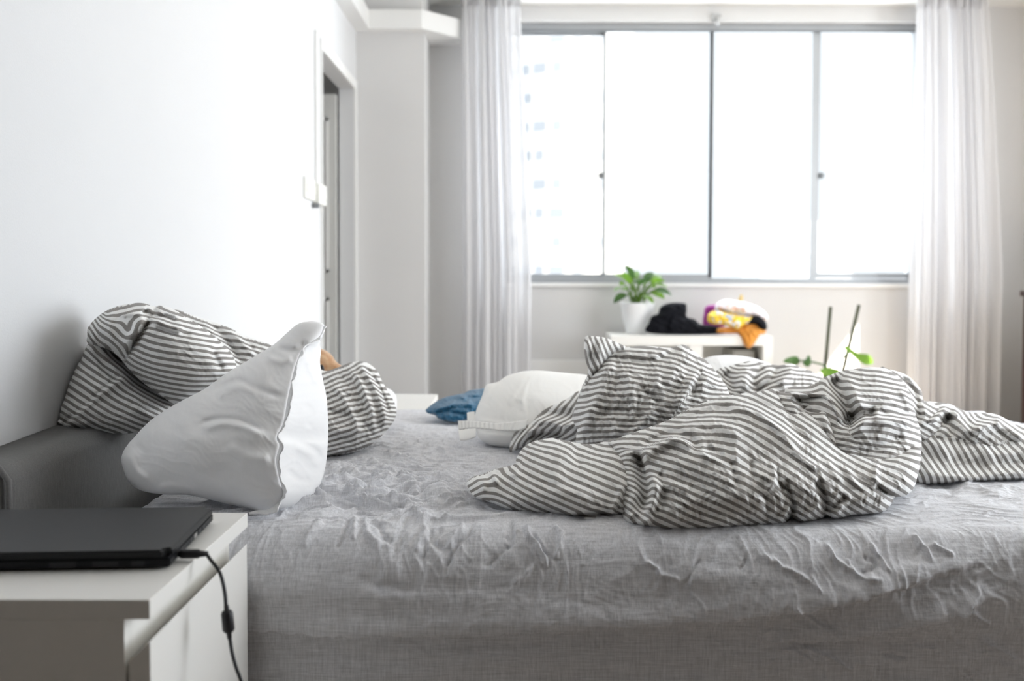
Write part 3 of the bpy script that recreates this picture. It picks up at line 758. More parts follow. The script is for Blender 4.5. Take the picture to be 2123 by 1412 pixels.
bm = bmesh.new(); sp = [(HX+.003, 1.512, z) for z in np.linspace(.06, .585, 14)]+[(HX-.012, 1.512, .606), (XL+.03, 1.512, .612)]
tube(bm, sp, .005, 8); mesh_obj('piping', bm, headb_m, hb, True)
boxes('bed_base', [(HX+.02, 1.33, 1.56, 2.98, .08, .28)], headb_m, bed, bevel=.01)
boxes('mattress', [(-.60, 1.33, 1.58, 2.96, .28, .455)], white_m, bed, bevel=.03)
for xx in (-.6, 1.25):
    for yy in (1.65, 2.88): boxes('leg', [(xx-.03, xx+.03, yy-.03, yy+.03, 0, .08)], wood_m, bed, bevel=.004)
rebase(bed, (0.2, 2.26, 0))

# fitted sheet: one continuous skin round front, top and back
ZT = .5
xs = np.concatenate([np.linspace(-.66, 1.02, 1000), np.linspace(1.025, 1.40, 60)])
pr = []
R_ = .085
for z in np.linspace(.06, ZT-R_, 190): pr.append((1.50 + .012*math.exp(-((z-.30)/.1)**2)*min(1, (ZT-R_-z)/.07), z, 0, -1))
for a in np.linspace(0, 90, 60)[1:]: pr.append((1.50+R_-R_*math.cos(math.radians(a)), ZT-R_+R_*math.sin(math.radians(a)), 0, 0))
for y in np.linspace(1.50+R_+.003, 2.3, 260): pr.append((y, ZT, 0, 1))
for y in np.linspace(2.31, 2.95, 70): pr.append((y, ZT, 0, 1))
for a in np.linspace(0, 90, 12)[1:]: pr.append((2.95+.07*math.sin(math.radians(a)), ZT-.07+.07*math.cos(math.radians(a)), 0, 0))
for z in np.linspace(.42, .06, 14): pr.append((3.02, z, 0, 1))
pr = np.array(pr)
Yp, Zp = pr[:,0], pr[:,1]
ty = np.gradient(Yp); tz = np.gradient(Zp); ln = np.hypot(ty, tz); ny, nz_ = -tz/ln, ty/ln
arc = np.concatenate([[0], np.cumsum(np.hypot(np.diff(Yp), np.diff(Zp)))])
Xg = xs[:,None] + 0*arc[None]; Sg = arc[None] + 0*xs[:,None]
Yg = Yp[None] + 0*Xg; Zg = Zp[None] + 0*Xg
U, Vv = proj(np.stack([Xg, Yg, Zg], -1))
s_edge = arc[190]       # start of rounding
s_top = s_edge + R_*math.pi/2
top = np.clip((Sg-s_top+.03)/.06, 0, 1); front = 1-np.clip((Sg-s_edge)/.08, 0, 1); rnd = np.exp(-((Sg-(s_edge+.05))/.085)**2)
dsp = np.zeros_like(Xg)
# crumpled patch on top between pillow and duvet
def gauss(cx_, cy_, sx_, sy_): return np.exp(-((Xg-cx_)/sx_)**2 - ((Yg-cy_)/sy_)**2)
patch = gauss(-.28, 1.80, .30, .26)
patch2 = gauss(-.30, 2.3, .35, .28)
patch3 = gauss(1.0, 1.75, .5, .2)
dsp += top*(patch*.017*(oriented(Xg, Yg, .30, .16, .06, 21) - .35) + patch*.007*fbm(Xg/.045, Yg/.05, 31, 2))
dsp += top*(patch2*.008*(oriented(Xg, Yg, -.12, .2, .05, 22)-.3))
dsp += top*(patch3*.0028*(oriented(Xg, Yg, .5, .12, .05, 23)-.3))
dsp += top*.0022*oriented(Xg, Yg, .1, .2, .035, 24)
dsp += .004*fbm(Xg/.22, Sg/.16, 25, 2)
# vertical drag creases over the rounded edge
lefty = np.clip((1.25-Xg)/.6, .25, 1)
dsp += rnd*lefty*.0030*(oriented(Xg, Sg, 1.45, .14, .042, 26, warp=.25)-.3)
dsp += rnd*.0009*oriented(Xg, Sg, 1.0, .06, .022, 27)
# fine creases, front right richer
rich = np.clip((Xg-.1)/.4, .18, 1)
dsp += front*rich*.0026*(oriented(Xg, Sg, -.75, .085, .034, 28)-.3)
dsp += front*rich*.0009*oriented(Xg, Sg, .55, .06, .02, 29)
dsp += front*.0008*oriented(Xg, Sg, -.12, .17, .02, 30)
dsp += front*.006*fbm(Xg/.35, Sg/.06, 33, 2)
S = []
# big horizontal folds on the front
S += [([(500,1302),(700,1306),(900,1304),(1100,1296),(1300,1288),(1500,1270),(1700,1245),(1860,1212),(1990,1178),(2060,1165)], 5, .022, 36)]
S += [([(480,1330),(900,1330),(1300,1312),(1600,1285),(1860,1240),(2010,1200),(2200,1180)], 30, -.006)]
S += [([(1540,1322),(1650,1322),(1760,1312),(1880,1288),(1980,1262),(2060,1225)], 5, .013, 24)]
S += [([(700,1190),(800,1212),(900,1216),(1100,1225),(1300,1240),(1500,1235)], 16, -.004, 26)]
S += [(cS((640,790),(760,830),(900,850),(1000,850)), 9, -.004)]
S += [([(1380,1190),(1500,1200),(1620,1190),(1750,1160)], 30, .006)]
# folds traced on the near edge (left half)
for pts, w, a in [
  (cS((600,450),(570,540),(530,640)), 7, -.006), (cS((640,450),(620,540),(630,600)), 8, .005), (cS((440,480),(380,560),(340,640)), 9, .004),
  (cS((700,440),(690,540),(740,600),(760,640)), 9, .005), (cS((760,480),(780,560),(840,600)), 8, -.004),
  (cS((900,470),(880,560),(840,700)), 9, -.005), (cS((1010,490),(1000,560),(960,660)), 6, .005), (cS((1040,490),(1030,600),(990,720)), 7, -.005),
  (cS((1100,510),(1060,580),(1100,640)), 10, -.005), (cS((1300,470),(1240,560),(1160,660),(1120,780)), 7, -.006), (cS((1220,480),(1190,540),(1140,640)), 8, .005),
  (cS((1480,460),(1480,560),(1450,640),(1330,740)), 9, -.005), (cS((1520,520),(1460,620)), 6, .004),
  (cS((1560,500),(1590,570),(1640,640),(1690,730)), 7, .008), (cS((1590,540),(1660,640),(1700,720)), 6, -.006), (cS((1500,480),(1480,580),(1470,640)), 7, -.005),
  (cS((1720,500),(1760,580),(1740,660),(1710,700)), 7, .005), (cS((1620,720),(1560,780),(1500,820)), 6, .004),
  (cS((470,290),(560,270),(640,330),(700,300)), 10, .008), (cS((560,330),(680,350),(740,300)), 8, .006), (cS((640,400),(740,370),(860,380)), 9, .008),
  (cS((470,200),(560,190),(640,220),(720,230)), 9, .007), (cS((700,160),(800,200),(900,190)), 9, .007), (cS((780,100),(900,150),(1040,160)), 10, .007),
  (cS((860,230),(900,280),(960,330),(1050,260),(1200,250)), 10, .009), (cS((1000,310),(1090,330),(1200,360),(1250,340)), 12, .009),
  (cS((700,240),(820,290),(900,320)), 12, .006), (cS((830,330),(960,350),(1000,300)), 9, -.006),
  (cS((960,480),(1060,460),(1150,480)), 8, .006), (cS((880,400),(960,440),(1000,480)), 9, .005), (cS((1160,400),(1100,350),(1000,380)), 9, .005),
  (cR((30,470),(120,550),(240,600)), 5, .005), (cR((340,470),(290,550),(250,620)), 5, -.004), (cR((660,450),(760,520),(860,560),(980,640)), 6, .006),
  (cR((1030,380),(1080,480),(1180,560),(1320,600)), 6, .007), (cR((1500,340),(1570,420),(1620,500)), 6, .007), (cR((1620,400),(1740,470)), 6, .005),
  (cR((1180,550),(1130,480)), 4, .004), (cR((930,560),(960,620),(990,640)), 4, .004), (cR((1230,450),(1290,520),(1200,560)), 6, -.005),
  (cR((1290,380),(1320,470),(1380,560)), 5, .005), (cR((1870,610),(1830,680),(1720,780)), 7, .006), (cR((1100,680),(1110,880)), 4, .004),
  (cR((800,660),(900,760),(1060,870)), 5, .004), (cR((880,960),(1000,980),(1100,1030),(1200,1080)), 5, .006), (cR((760,970),(900,990),(960,1050)), 5, .004),
  (cR((1500,940),(1640,970)), 6, .005), (cR((1330,990),(1480,1010)), 6, -.004), (cR((1800,740),(1940,830)), 5, .006), (cR((1870,890),(2100,1040)), 6, .006),
  (cR((290,650),(360,750)), 4, .004), (cR((590,460),(560,560)), 5, -.004), (cR((1560,60),(1680,70),(1760,110)), 9, -.006), (cR((1740,40),(1900,100),(2050,110)), 9, .006)]:
    S.append((pts, w*.8, a*1.2))
msk = (Yg < 2.7)
dsp += np.where(msk, strokes_sum(U + 5*fbm(U/30, Vv/30, 70, 2), Vv + 5*fbm(U/30, Vv/30, 71, 2), S), 0)
bulge = .010*np.exp(-((Zg-.42)/.06)**2)*front
dsp += bulge
# sheet dips toward headboard side
edgeL = np.clip((Xg+.66)/.05, 0, 1)
Yg2 = Yg + ny[None]*dsp; Zg2 = Zg + nz_[None]*dsp - top*.03*(1-np.sqrt(1-(1-edgeL)**2))
P = np.stack([Xg, Yg2, Zg2], -1)
# close the ends (left fall-off, right fall-off)
endL = P[:1].copy(); endL[...,2] = np.minimum(endL[...,2], .30); endL[...,0] += .01
endR = P[-1:].copy(); endR[...,2] = np.minimum(endR[...,2], .10); endR[...,0] += .02
P = np.concatenate([endL, P, endR], 0)
fs = grid_obj('fitted_sheet', P, sheet_m)
tag(fs, 'wrinkled heather grey linen sheet covering the bed and its near side', 'bed sheet')

ZREST = .506
# ================================================================== DUVET
def cl_noise(ang, seed, big=.010, mid=.004, fine=.0016, lb=60, md=26):
    def f(X, Y):
        return (big*fbm(X/(lb*1.6), Y/lb, seed, 2) + mid*(oriented(X, Y, ang, md*2.4, md*.8, seed+1)-.35)
                + fine*(oriented(X, Y, ang+.9, md*1.4, md*.4, seed+2)-.3))
    return f
parts = []
# back-mid mound
parts.append(lobe(c2((190,372),(260,350),(380,320),(470,330),(560,345),(640,335),(700,360),(760,380),(815,412),(880,470),(840,600),(600,640),(400,640),(200,600),(150,450)), 2.30, 2.45, .10,
  dirs=c2((240,420,40),(330,400,-10),(400,360,-25),(350,460,50),(470,440,-35),(560,400,25),(620,370,15),(600,470,-35),(700,400,15),(780,430,25),(700,450,-10)),
  strokes=[(c2((230,380),(270,440),(300,510)), 10, -.02), (c2((390,370),(350,420),(370,500)), 12, .018), (c2((560,350),(540,410),(480,470),(400,520)), 10, -.02), (c2((640,340),(620,400),(560,470)), 12, .016), (c2((470,350),(430,400),(400,480)), 9, -.014)],
  noise=cl_noise(-.7, 3, .012, .006, .002)))
# left wing lying behind the front lump
parts.append(lobe(c1((900,500),(800,555),(700,600),(640,640),(590,700),(520,722),(482,770),(460,840),(465,880),(492,868),(560,835),(660,830),(800,850),(960,860),(1010,760),(960,600)), 2.22, 2.30, .05,
  dirs=c1((490,840,-62),(560,740,-60),(640,690,-50),(700,640,-42),(800,600,-45),(860,560,-55),(600,800,-40),(720,760,-25),(800,770,-15),(860,680,-50)),
  strokes=[(c1((590,700),(680,690),(760,710),(880,750)), 7, .016, 12), (c1((560,790),(680,760),(800,770)), 8, -.016), (c1((620,660),(740,640),(860,640)), 9, -.010), (c1((790,760),(800,715),(850,705),(885,745),(870,790)), 6, .014), (c1((480,860),(560,770),(640,735),(760,745)), 7, .012)],
  noise=cl_noise(-.4, 5, .006, .004, .0015)))
# peak
parts.append(lobe(c1((1000,330),(1060,280),(1150,240),(1280,226),(1440,238),(1500,220),(1530,222),(1565,245),(1620,290),(1665,322),(1722,390),(1760,440),(1795,505),(1800,600),(1650,700),(1400,800),(1200,870),(1000,880),(880,840),(865,790),(872,740),(850,690),(848,650),(870,570),(900,480),(930,420),(960,380)), 2.02, 2.22, .13,
  dirs=c1((900,760,-8),(900,640,-5),(960,480,-5),(1060,380,2),(1150,330,5),(1300,300,8),(1420,260,22),(1250,400,18),(1400,400,28),(1540,300,40),(1640,380,48),(1080,520,3),(1250,560,12),(1050,700,-8),(1250,660,-20),(1480,470,20),(1620,470,5),(1700,440,45),(1500,560,-5),(1700,520,-15),(1130,620,0),(1300,480,15),(870,680,-5)),
  strokes=[(c1((1500,225),(1400,290),(1290,330),(1180,320),(1080,310)), 11, -.013, 16), (c1((1440,240),(1370,280),(1320,300)), 7, .010), (c1((1600,400),(1560,460),(1500,560),(1470,600)), 9, .016, 12), (c1((1620,410),(1590,470),(1560,540)), 7, -.012),
   (c1((1180,380),(1190,470),(1180,560)), 5, .006), (c1((1380,380),(1360,460),(1400,500)), 6, .007), (c1((1200,700),(1220,600),(1210,500),(1250,430)), 7, .007), (c1((1250,470),(1360,560),(1380,600)), 6, -.008), (c1((1090,290),(1040,400),(1000,520),(940,650),(900,780)), 10, .014, 14),
   (c1((1000,640),(1150,620),(1250,640)), 8, -.006), (c1((1500,330),(1440,420),(1420,470)), 8, .006), (c1((1680,400),(1640,470),(1650,520)), 8, .008), (c1((1100,700),(1110,780)), 6, .006), (c1((1110,310),(1120,420),(1100,520)), 5, -.005), (c1((1350,600),(1250,720),(1180,780)), 9, .010)],
  noise=cl_noise(1.35, 9, .010, .0065, .0028, 55, 24),
  cuts=[c1((1640,380),(1590,470),(1500,590),(1440,680))]))
# corner flap standing up at the peak
parts.append(lobe(c1((926,167),(960,166),(1040,176),(1100,200),(1172,238),(1100,270),(1050,320),(1010,400),(985,470),(970,520),(940,600),(900,660),(880,700),(850,690),(848,640),(880,540),(930,420),(940,370),(925,320),(914,250),(916,200)), 2.10, 2.17, .035,
  dirs=c1((960,200,70),(1040,200,66),(1120,230,60),(1000,300,68),(1050,280,62),(930,300,86),(950,450,75),(900,560,70),(970,400,55),(870,660,65)),
  strokes=[(c1((930,175),(938,260),(965,340),(975,420)), 5, .012, 9), (c1((950,260),(960,330),(990,420)), 5, -.012), (c1((1000,200),(1010,280),(1000,380)), 9, .006), (c1((940,400),(930,500),(880,600)), 5, .010), (c1((960,420),(950,520),(900,620)), 5, -.010)],
  noise=cl_noise(1.3, 12, .002, .002, .001, 40, 16), xt=.0001))
# right hump, back strip
parts.append(lobe(c2((1180,362),(1240,370),(1330,398),(1385,440),(1432,500),(1448,560),(1500,575),(1560,640),(1540,800),(1400,860),(1200,760),(1150,500)), 2.02, 2.18, .07,
  dirs=c2((1290,400,15),(1340,440,35),(1400,520,55),(1380,600,45),(1440,620,20),(1400,700,30),(1300,500,40)),
  strokes=[(c2((1290,390),(1370,480),(1420,600),(1400,700)), 8, -.014), (c2((1430,520),(1440,600),(1480,640)), 8, .01)],
  noise=cl_noise(.8, 15, .008, .005, .0018)))
# far right upper folds
parts.append(lobe(c2((1420,560),(1450,562),(1530,570),(1600,580),(1650,600),(1720,630),(1800,635),(1870,640),(1930,662),(2000,704),(2059,712),(2200,730),(2420,760),(2450,840),(2300,900),(1900,900),(1600,880),(1420,860),(1380,700)), 2.02, 2.20, .09,
  dirs=c2((1440,600,-30),(1500,620,-35),(1560,600,-30),(1450,700,-28),(1560,690,40),(1650,640,30),(1620,720,55),(1720,660,60),(1780,700,15),(1850,680,15),(1900,740,35),(1980,740,40),(2059,760,20),(1700,760,50),(1500,750,10),(2300,800,20)),
  strokes=[(c2((1440,720),(1530,650),(1600,600)), 13, .024, 9), (c2((1460,740),(1560,700),(1620,640)), 10, -.016), (c2((1620,600),(1680,680),(1730,770)), 11, .018), (c2((1660,640),(1720,720),(1770,780)), 9, -.016), (c2((1720,770),(1790,730),(1880,690),(1930,680)), 12, .018, 8), (c2((1740,680),(1830,660),(1900,665)), 8, -.010), (c2((1880,680),(1950,730),(2059,790)), 10, .012), (c2((1550,640),(1600,700),(1640,770)), 8, -.012)],
  noise=cl_noise(-.5, 18, .012, .006, .002)))
# far right lower flap
parts.append(lobe(c2((1330,760),(1430,738),(1500,752),(1600,768),(1750,784),(1900,792),(2059,797),(2250,800),(2430,810),(2440,1010),(2250,1030),(2059,1040),(1900,1050),(1750,1060),(1550,1072),(1400,1077),(1330,1070)), 1.93, 2.06, .05, Tb=.03,
  dirs=c2((1450,800,40),(1600,820,50),(1800,830,45),(2000,830,35),(1500,900,55),(1700,900,58),(1900,920,52),(2059,930,45),(1450,960,60),(1650,1000,70),(1850,1000,68),(2059,1000,62),(1450,1040,78),(2300,900,45)),
  strokes=[(c2((1430,745),(1600,778),(1850,796),(2100,800)), 7, .010), (c2((1400,870),(1600,930),(1850,950),(2150,930)), 16, -.009), (c2((1400,1000),(1650,1040),(1900,1020),(2150,1010)), 12, .008), (c2((1450,780),(1560,860),(1600,960)), 12, .005), (c2((1750,800),(1830,880),(1880,1000)), 12, .005)],
  noise=cl_noise(.1, 21, .006, .003, .001, 60, 30)))
# right hump
parts.append(lobe(c2((600,500),(640,478),(750,470),(820,430),(900,395),(980,372),(1080,360),(1150,357),(1220,366),(1290,410),(1340,470),(1375,540),(1390,620),(1420,720),(1435,810),(1428,900),(1415,990),(1385,1090),(1300,1120),(1100,1100),(900,1000),(800,900),(700,760),(640,620)), 1.80, 2.08, .14,
  dirs=c2((700,490,-3),(800,470,-35),(860,450,62),(920,460,60),(980,420,-5),(960,520,55),(1100,400,2),(1230,420,15),(1100,480,3),(1250,540,8),(1340,560,30),(1060,560,12),(1040,640,-30),(1180,620,8),(1320,650,20),(980,660,75),(1040,700,-50),(1200,690,-8),(1350,700,10),(1100,760,-5),(1300,780,8),(1400,800,20),(1060,830,5),(1200,850,-3),(1350,880,12),(1350,980,32),(1380,1040,35),(1200,960,28),(1150,1050,30)),
  strokes=[(c2((880,400),(930,500),(985,620),(985,730)), 12, -.034, 16), (c2((960,410),(1010,500),(1060,590),(1130,650)), 12, .012), (c2((985,740),(1010,680),(1080,640),(1160,650)), 10, -.022, 12), (c2((1000,760),(1080,690),(1180,670),(1330,680),(1400,690)), 13, .016, 10), (c2((1000,870),(1080,880),(1200,830),(1330,760)), 14, -.010), (c2((1170,640),(1280,650),(1390,640)), 9, -.010), (c2((830,440),(880,420),(960,400)), 9, .008), (c2((1200,930),(1160,960),(1180,1080)), 7, .007), (c2((1160,1080),(1220,1120),(1280,1150)), 7, -.012), (c2((1300,480),(1350,560),(1370,680)), 9, .010)],
  noise=cl_noise(.3, 24, .009, .004, .0016),
  cuts=[c2((985,600),(985,740),(1030,800)), c2((985,740),(1010,680),(1080,645),(1150,650))]))
# inner fold crossing the middle
parts.append(lobe(c2((540,500),(600,512),(700,508),(780,515),(840,512),(880,530),(930,590),(962,650),(975,715),(985,800),(1010,900),(900,960),(760,900),(640,780),(590,660),(560,580)), 1.80, 1.96, .06,
  dirs=c2((640,530,-5),(740,520,5),(820,540,-10),(660,590,25),(760,590,10),(820,590,-30),(880,570,35),(920,640,50),(900,720,45),(840,680,40),(950,760,50),(740,680,28),(800,780,28),(960,880,30)),
  strokes=[(c2((600,520),(700,515),(820,522),(880,550),(930,640),(960,740)), 8, .020, 12), (c2((640,570),(740,560),(810,580),(780,610),(660,610)), 14, -.024), (c2((850,590),(900,700),(950,850)), 8, -.012), (c2((820,610),(860,720),(920,860)), 9, .010)],
  noise=cl_noise(.9, 27, .006, .004, .0016)))
# big front mass
parts.append(lobe(c1((1060,812),(1120,790),(1200,760),(1400,690),(1500,640),(1590,592),(1700,555),(1800,530),(1900,514))+c2((380,520),(470,500),(540,490),(575,515),(600,575),(640,618),(740,620),(830,640),(900,740),(970,850),(1100,890),(1200,900),(1330,860),(1410,830),(1432,880),(1420,980),(1400,1050),(1378,1108),(1330,1142),(1272,1152),(1250,1192),(1200,1238),(1100,1252),(1010,1260),(930,1280),(880,1275),(852,1262),(820,1280),(750,1297),(680,1300),(640,1276),(610,1306),(500,1325),(300,1342),(100,1355),(0,1361))+c1((1420,1362),(1300,1345),(1200,1322),(1150,1290),(1140,1200),(1140,1000),(1100,880)), 1.60, 1.98, .15, 
  dirs=c1((1150,810,-25),(1250,770,-28),(1400,720,-25),(1520,640,-25),(1650,580,-28),(1780,560,-10),(1900,560,8),(1500,700,-18),(1650,690,-5),(1800,680,5),(1950,700,15),(1700,760,-12),(1650,830,-12),(1800,830,0),(1320,840,5),(1450,820,3),(1520,850,25),(1300,900,10),(1350,960,15),(1450,950,12),(1600,950,15),(1750,950,18),(1300,1060,25),(1450,1080,14),(1600,1080,18),(1750,1100,22),(1300,1180,40),(1280,1280,50),(1400,1220,22),(1600,1230,22),(1400,1320,25))
   +c2((440,540,18),(560,540,15),(500,620,25),(640,650,28),(760,700,28),(600,740,26),(400,700,15),(300,760,5),(420,800,22),(300,860,15),(600,850,27),(800,850,25),(950,930,22),(1100,960,15),(1250,930,-5),(1350,920,5),(200,980,20),(400,960,25),(600,980,28),(800,1000,30),(1000,1060,30),(1200,1060,30),(1340,1020,33),(200,1150,22),(400,1150,25),(600,1150,28),(700,1200,32),(800,1200,30),(950,1200,30),(1150,1180,26),(300,1290,20),(500,1260,28)),
  strokes=[ # main pinch between left lump and mass
   (c1((1230,860),(1262,950),(1285,1050),(1290,1150),(1260,1260)), 16, -.035, 10), (c1((1330,1000),(1350,1080),(1330,1180),(1290,1260)), 11, .016), (c1((1370,980),(1400,1100),(1380,1200),(1320,1280)), 9, -.009),
   (c1((1270,940),(1310,860),(1380,820),(1470,786),(1530,805),(1590,850)), 12, .022, 10), (c1((1260,850),(1380,790),(1470,765),(1560,800),(1620,860)), 9, -.020), (c1((1640,850),(1700,870),(1780,930),(1850,960)), 9, -.010), (c1((1600,870),(1720,910),(1820,960)), 10, .008),
   (c1((1100,800),(1250,750),(1420,690),(1600,600),(1800,545),(1950,530)), 9, .008, 12), (c1((1500,690),(1680,630),(1850,620)), 10, -.008), (c1((1480,740),(1640,700),(1820,740),(1880,800)), 14, .010),
   (c2((250,600),(420,630),(560,720),(700,850)), 7, .008), (c2((440,640),(580,760),(690,900),(850,1000)), 6, .007), (c2((330,560),(460,580),(600,640)), 7, -.006), (c2((600,630),(640,700),(760,830)), 8, -.008),
   (c2((290,720),(310,860),(290,1000)), 9, .005), (c2((400,920),(400,1000),(440,1060)), 5, -.008), (c2((520,940),(540,1020),(520,1100)), 5, .008), (c2((550,960),(570,1060),(600,1130)), 4, -.008),(c2((290,960),(300,1040),(330,1110)), 6, -.007), (c2((460,1000),(520,1060),(480,1130)), 6, .006),
   (c2((600,1090),(630,1180),(600,1260),(540,1310)), 6, .010), (c2((640,1275),(650,1210),(625,1120),(600,1040)), 7, -.018, 10), (c2((470,1110),(500,1220),(480,1300)), 7, -.006),
   (c2((852,1262),(855,1190),(835,1120),(800,1040)), 7, -.018, 10), (c2((900,1270),(930,1230),(960,1170)), 6, .008), (c2((870,1230),(940,1180),(980,1140)), 6, -.008), (c2((700,1290),(760,1240),(830,1220)), 8, .006),
   (c2((1150,1080),(1180,1100),(1230,1130),(1272,1152)), 6, -.014), (c2((1170,930),(1150,1000),(1160,1080)), 6, .006), (c2((960,960),(1010,1030),(1060,1100)), 5, .005), (c2((860,900),(900,1000),(960,1060)), 6, .004),
   (c1((1180,1250),(1230,1300),(1300,1300),(1310,1250)), 7, .012), (c1((1200,1270),(1260,1320)), 5, -.010), (c1((1340,1090),(1440,1080),(1560,1110)), 10, .006)],
  noise=cl_noise(1.25, 30, .014, .0045, .0020, 85, 26), ns=6, bias=8,
  cuts=[c1((1150,860),(1250,862),(1310,838),(1390,806),(1470,782),(1540,810),(1600,857),(1690,885),(1800,935))]))
# front left lump
parts.append(lobe(c1((200,1058),(240,1025),(300,1008),(370,980),(450,962),(492,945),(505,905),(540,852),(600,812),(700,790),(760,795),(870,818),(960,826),(1020,815),(1080,797),(1130,800),(1180,815),(1225,850),(1250,905),(1268,960),(1272,1010),(1280,1060),(1290,1120),(1280,1200),(1240,1270),(1200,1290),(1120,1262),(1060,1275),(1000,1310),(950,1312),(880,1300),(780,1268),(600,1247),(450,1222),(370,1190),(300,1168),(250,1148),(222,1120),(205,1090)), 1.64, 1.90, .11,
  dirs=c1((235,1060,-50),(260,1110,-25),(330,1020,-48),(430,970,80),(300,1090,15),(400,1060,25),(550,940,28),(560,1050,22),(600,860,12),(700,820,2),(760,900,20),(820,850,22),(950,840,20),(1080,820,0),(1160,840,30),(1000,920,12),(900,960,15),(1150,950,15),(1230,960,35),(750,1040,22),(900,1080,22),(1050,1080,22),(1200,1100,32),(500,1150,25),(700,1180,20),(900,1200,20),(1050,1200,12),(1180,1200,28),(950,1290,-10)),
  strokes=[(c1((390,1080),(360,1000),(400,975),(480,960)), 6, .012), (c1((310,1030),(350,1010),(380,985)), 5, -.012), (c1((240,1040),(300,1060),(290,1120)), 7, .010), (c1((870,825),(800,880),(760,980),(740,1080)), 14, .008, 20), (c1((900,830),(860,880),(900,960)), 9, -.006), (c1((1190,830),(1230,920),(1240,1040),(1180,1180)), 9, .010), (c1((1150,1060),(1120,1160),(1070,1250)), 6, .008), (c1((1180,1080),(1150,1180),(1100,1250)), 5, -.007),
   (c1((800,1300),(900,1262),(1010,1258),(1080,1262)), 6, -.014), (c1((450,1200),(600,1215),(760,1240)), 7, -.006), (c1((530,880),(500,960),(480,1040)), 8, .008), (c1((700,1100),(850,1110),(980,1180)), 14, .005)],
  noise=cl_noise(.9, 36, .008, .0028, .0013, 70, 26), bias=5))
# flat cloth lying between the folds
rr_, aa_ = np.meshgrid(np.linspace(0, 1, 50), np.linspace(0, 2*np.pi, 160), indexing='ij')
bx_ = .55 + .25*rr_*np.cos(aa_); by_ = 2.14 + .26*rr_*np.sin(aa_)
bz_ = .50 + .085*np.sqrt(np.clip(1-rr_**2, 0, 1)) + .008*fbm(bx_/.07, by_/.07, 90, 2)*(1-rr_**4)
ii = np.arange(50*160).reshape(50, 160)
parts.append((np.stack([bx_, by_, bz_], -1).reshape(-1, 3), np.stack([ii[:-1,:-1], ii[1:,:-1], ii[1:,1:], ii[:-1,1:]], -1).reshape(-1, 4), ((by_*.9 + bx_*.25 + .01*fbm(bx_/.1, by_/.1, 91, 2))/.0131).ravel()))
V, F_, A = merge(parts)
dv = np_obj('duvet', V, F_, stripe_m, None, A)
tag(dv, 'rumpled grey and white striped duvet heaped on the right of the bed', 'duvet')

# ================================================================== PILLOWS
# striped pillow against the wall
pa = thing('striped_pillow', 'large grey striped pillow leaning on the wall above the headboard', 'pillow', group=None)
Ps = []; HEADREST = .612
Ps.append(lobe(cA((740,105),(850,98),(950,130),(1100,180),(1200,228),(1330,278),(1420,380),(1450,600),(1300,720),(1000,700),(820,600),(700,400)), 2.15, 2.25, .10,
  dirs=cA((850,140,30),(950,180,22),(1050,250,12),(1150,240,25),(1250,280,20),(1200,330,12),(1100,330,12),(1000,200,20),(1300,400,10)),
  strokes=[(cA((960,150),(1060,240),(1130,340),(1160,420)), 9, .014), (cA((1020,160),(1120,260),(1180,350)), 7, -.012), (cA((1110,190),(1200,270),(1240,330)), 8, .010), (cA((1180,230),(1240,300)), 6, -.010), (cA((850,110),(900,170),(1000,260)), 8, -.008)],
  noise=cl_noise(.9, 41, .008, .005, .002)))
Ps.append(lobe(cA((205,735),(212,700),(230,630),(255,570),(310,465),(345,400),(380,345),(412,300),(435,262),(520,250),(620,360),(720,440),(860,540),(900,640),(800,690),(700,690),(640,702),(560,706),(450,716),(320,728),(235,738)), 1.93, 2.02, .10,
  dirs=cA((260,640,32),(240,700,25),(340,500,35),(420,360,40),(480,300,42),(400,480,30),(540,400,38),(500,520,26),(600,500,32),(700,560,34),(400,620,25),(560,640,14),(700,650,12),(820,600,35),(620,440,45)),
  strokes=[(cA((640,400),(560,440),(440,540),(330,640),(270,700)), 5, -.006), (cA((620,420),(540,470),(420,570),(320,670)), 8, .006), (cA((520,260),(600,360),(700,470),(860,560)), 14, -.030), (cA((450,280),(540,400),(600,420)), 12, -.010), (cA((230,640),(330,660),(430,650)), 8, .006), (cA((640,560),(740,620),(800,640)), 10, .007)],
  noise=cl_noise(.6, 42, .010, .003, .0012)))
Ps.append(lobe(cA((430,262),(426,225),(428,190),(450,158),(482,128),(520,104),(560,86),(620,72),(690,66),(760,84),(830,90),(920,140),(1010,200),(1080,260),(1140,330),(1150,420),(1060,470),(960,520),(880,560),(840,555),(760,500),(690,450),(630,390),(580,330),(520,290)), 1.93, 1.97, .15,
  dirs=cA((450,230,62),(500,180,70),(480,270,48),(560,280,62),(560,130,-65),(590,200,85),(640,110,-40),(620,300,60),(690,110,-20),(650,180,-78),(700,90,0),(760,110,30),(720,210,20),(800,160,25),(680,280,25),(760,260,10),(900,230,14),(850,300,6),(1000,280,10),(700,350,22),(800,380,8),(950,360,4),(1060,370,2),(760,430,15),(880,460,5),(980,450,-3),(850,530,12),(1050,430,-5)),
  strokes=[(cA((740,140),(700,200),(650,280),(618,340)), 5, -.016), (cA((700,130),(660,200),(600,290)), 9, .008), (cA((740,145),(690,128),(640,120),(580,130)), 5, .008), (cA((745,140),(800,130),(860,150)), 5, -.014), (cA((745,150),(820,180),(900,200)), 7, .010), (cA((760,170),(840,210),(940,220)), 6, -.006), (cA((480,140),(470,200),(500,280)), 9, -.010), (cA((560,95),(530,160),(540,240),(590,320)), 10, .010), (cA((1080,270),(1040,310),(1090,400)), 8, -.008), (cA((700,100),(735,145)), 9, -.018), (cA((760,90),(740,140)), 7, -.014)],
  cuts=[cA((745,142),(700,200),(650,280),(600,360))],
  noise=cl_noise(.2, 43, .006, .0022, .0012, 70, 30)))
V, F_, A = merge(Ps)
V[:,0] = np.maximum(V[:,0], XL+.006)
HEADREST = .506
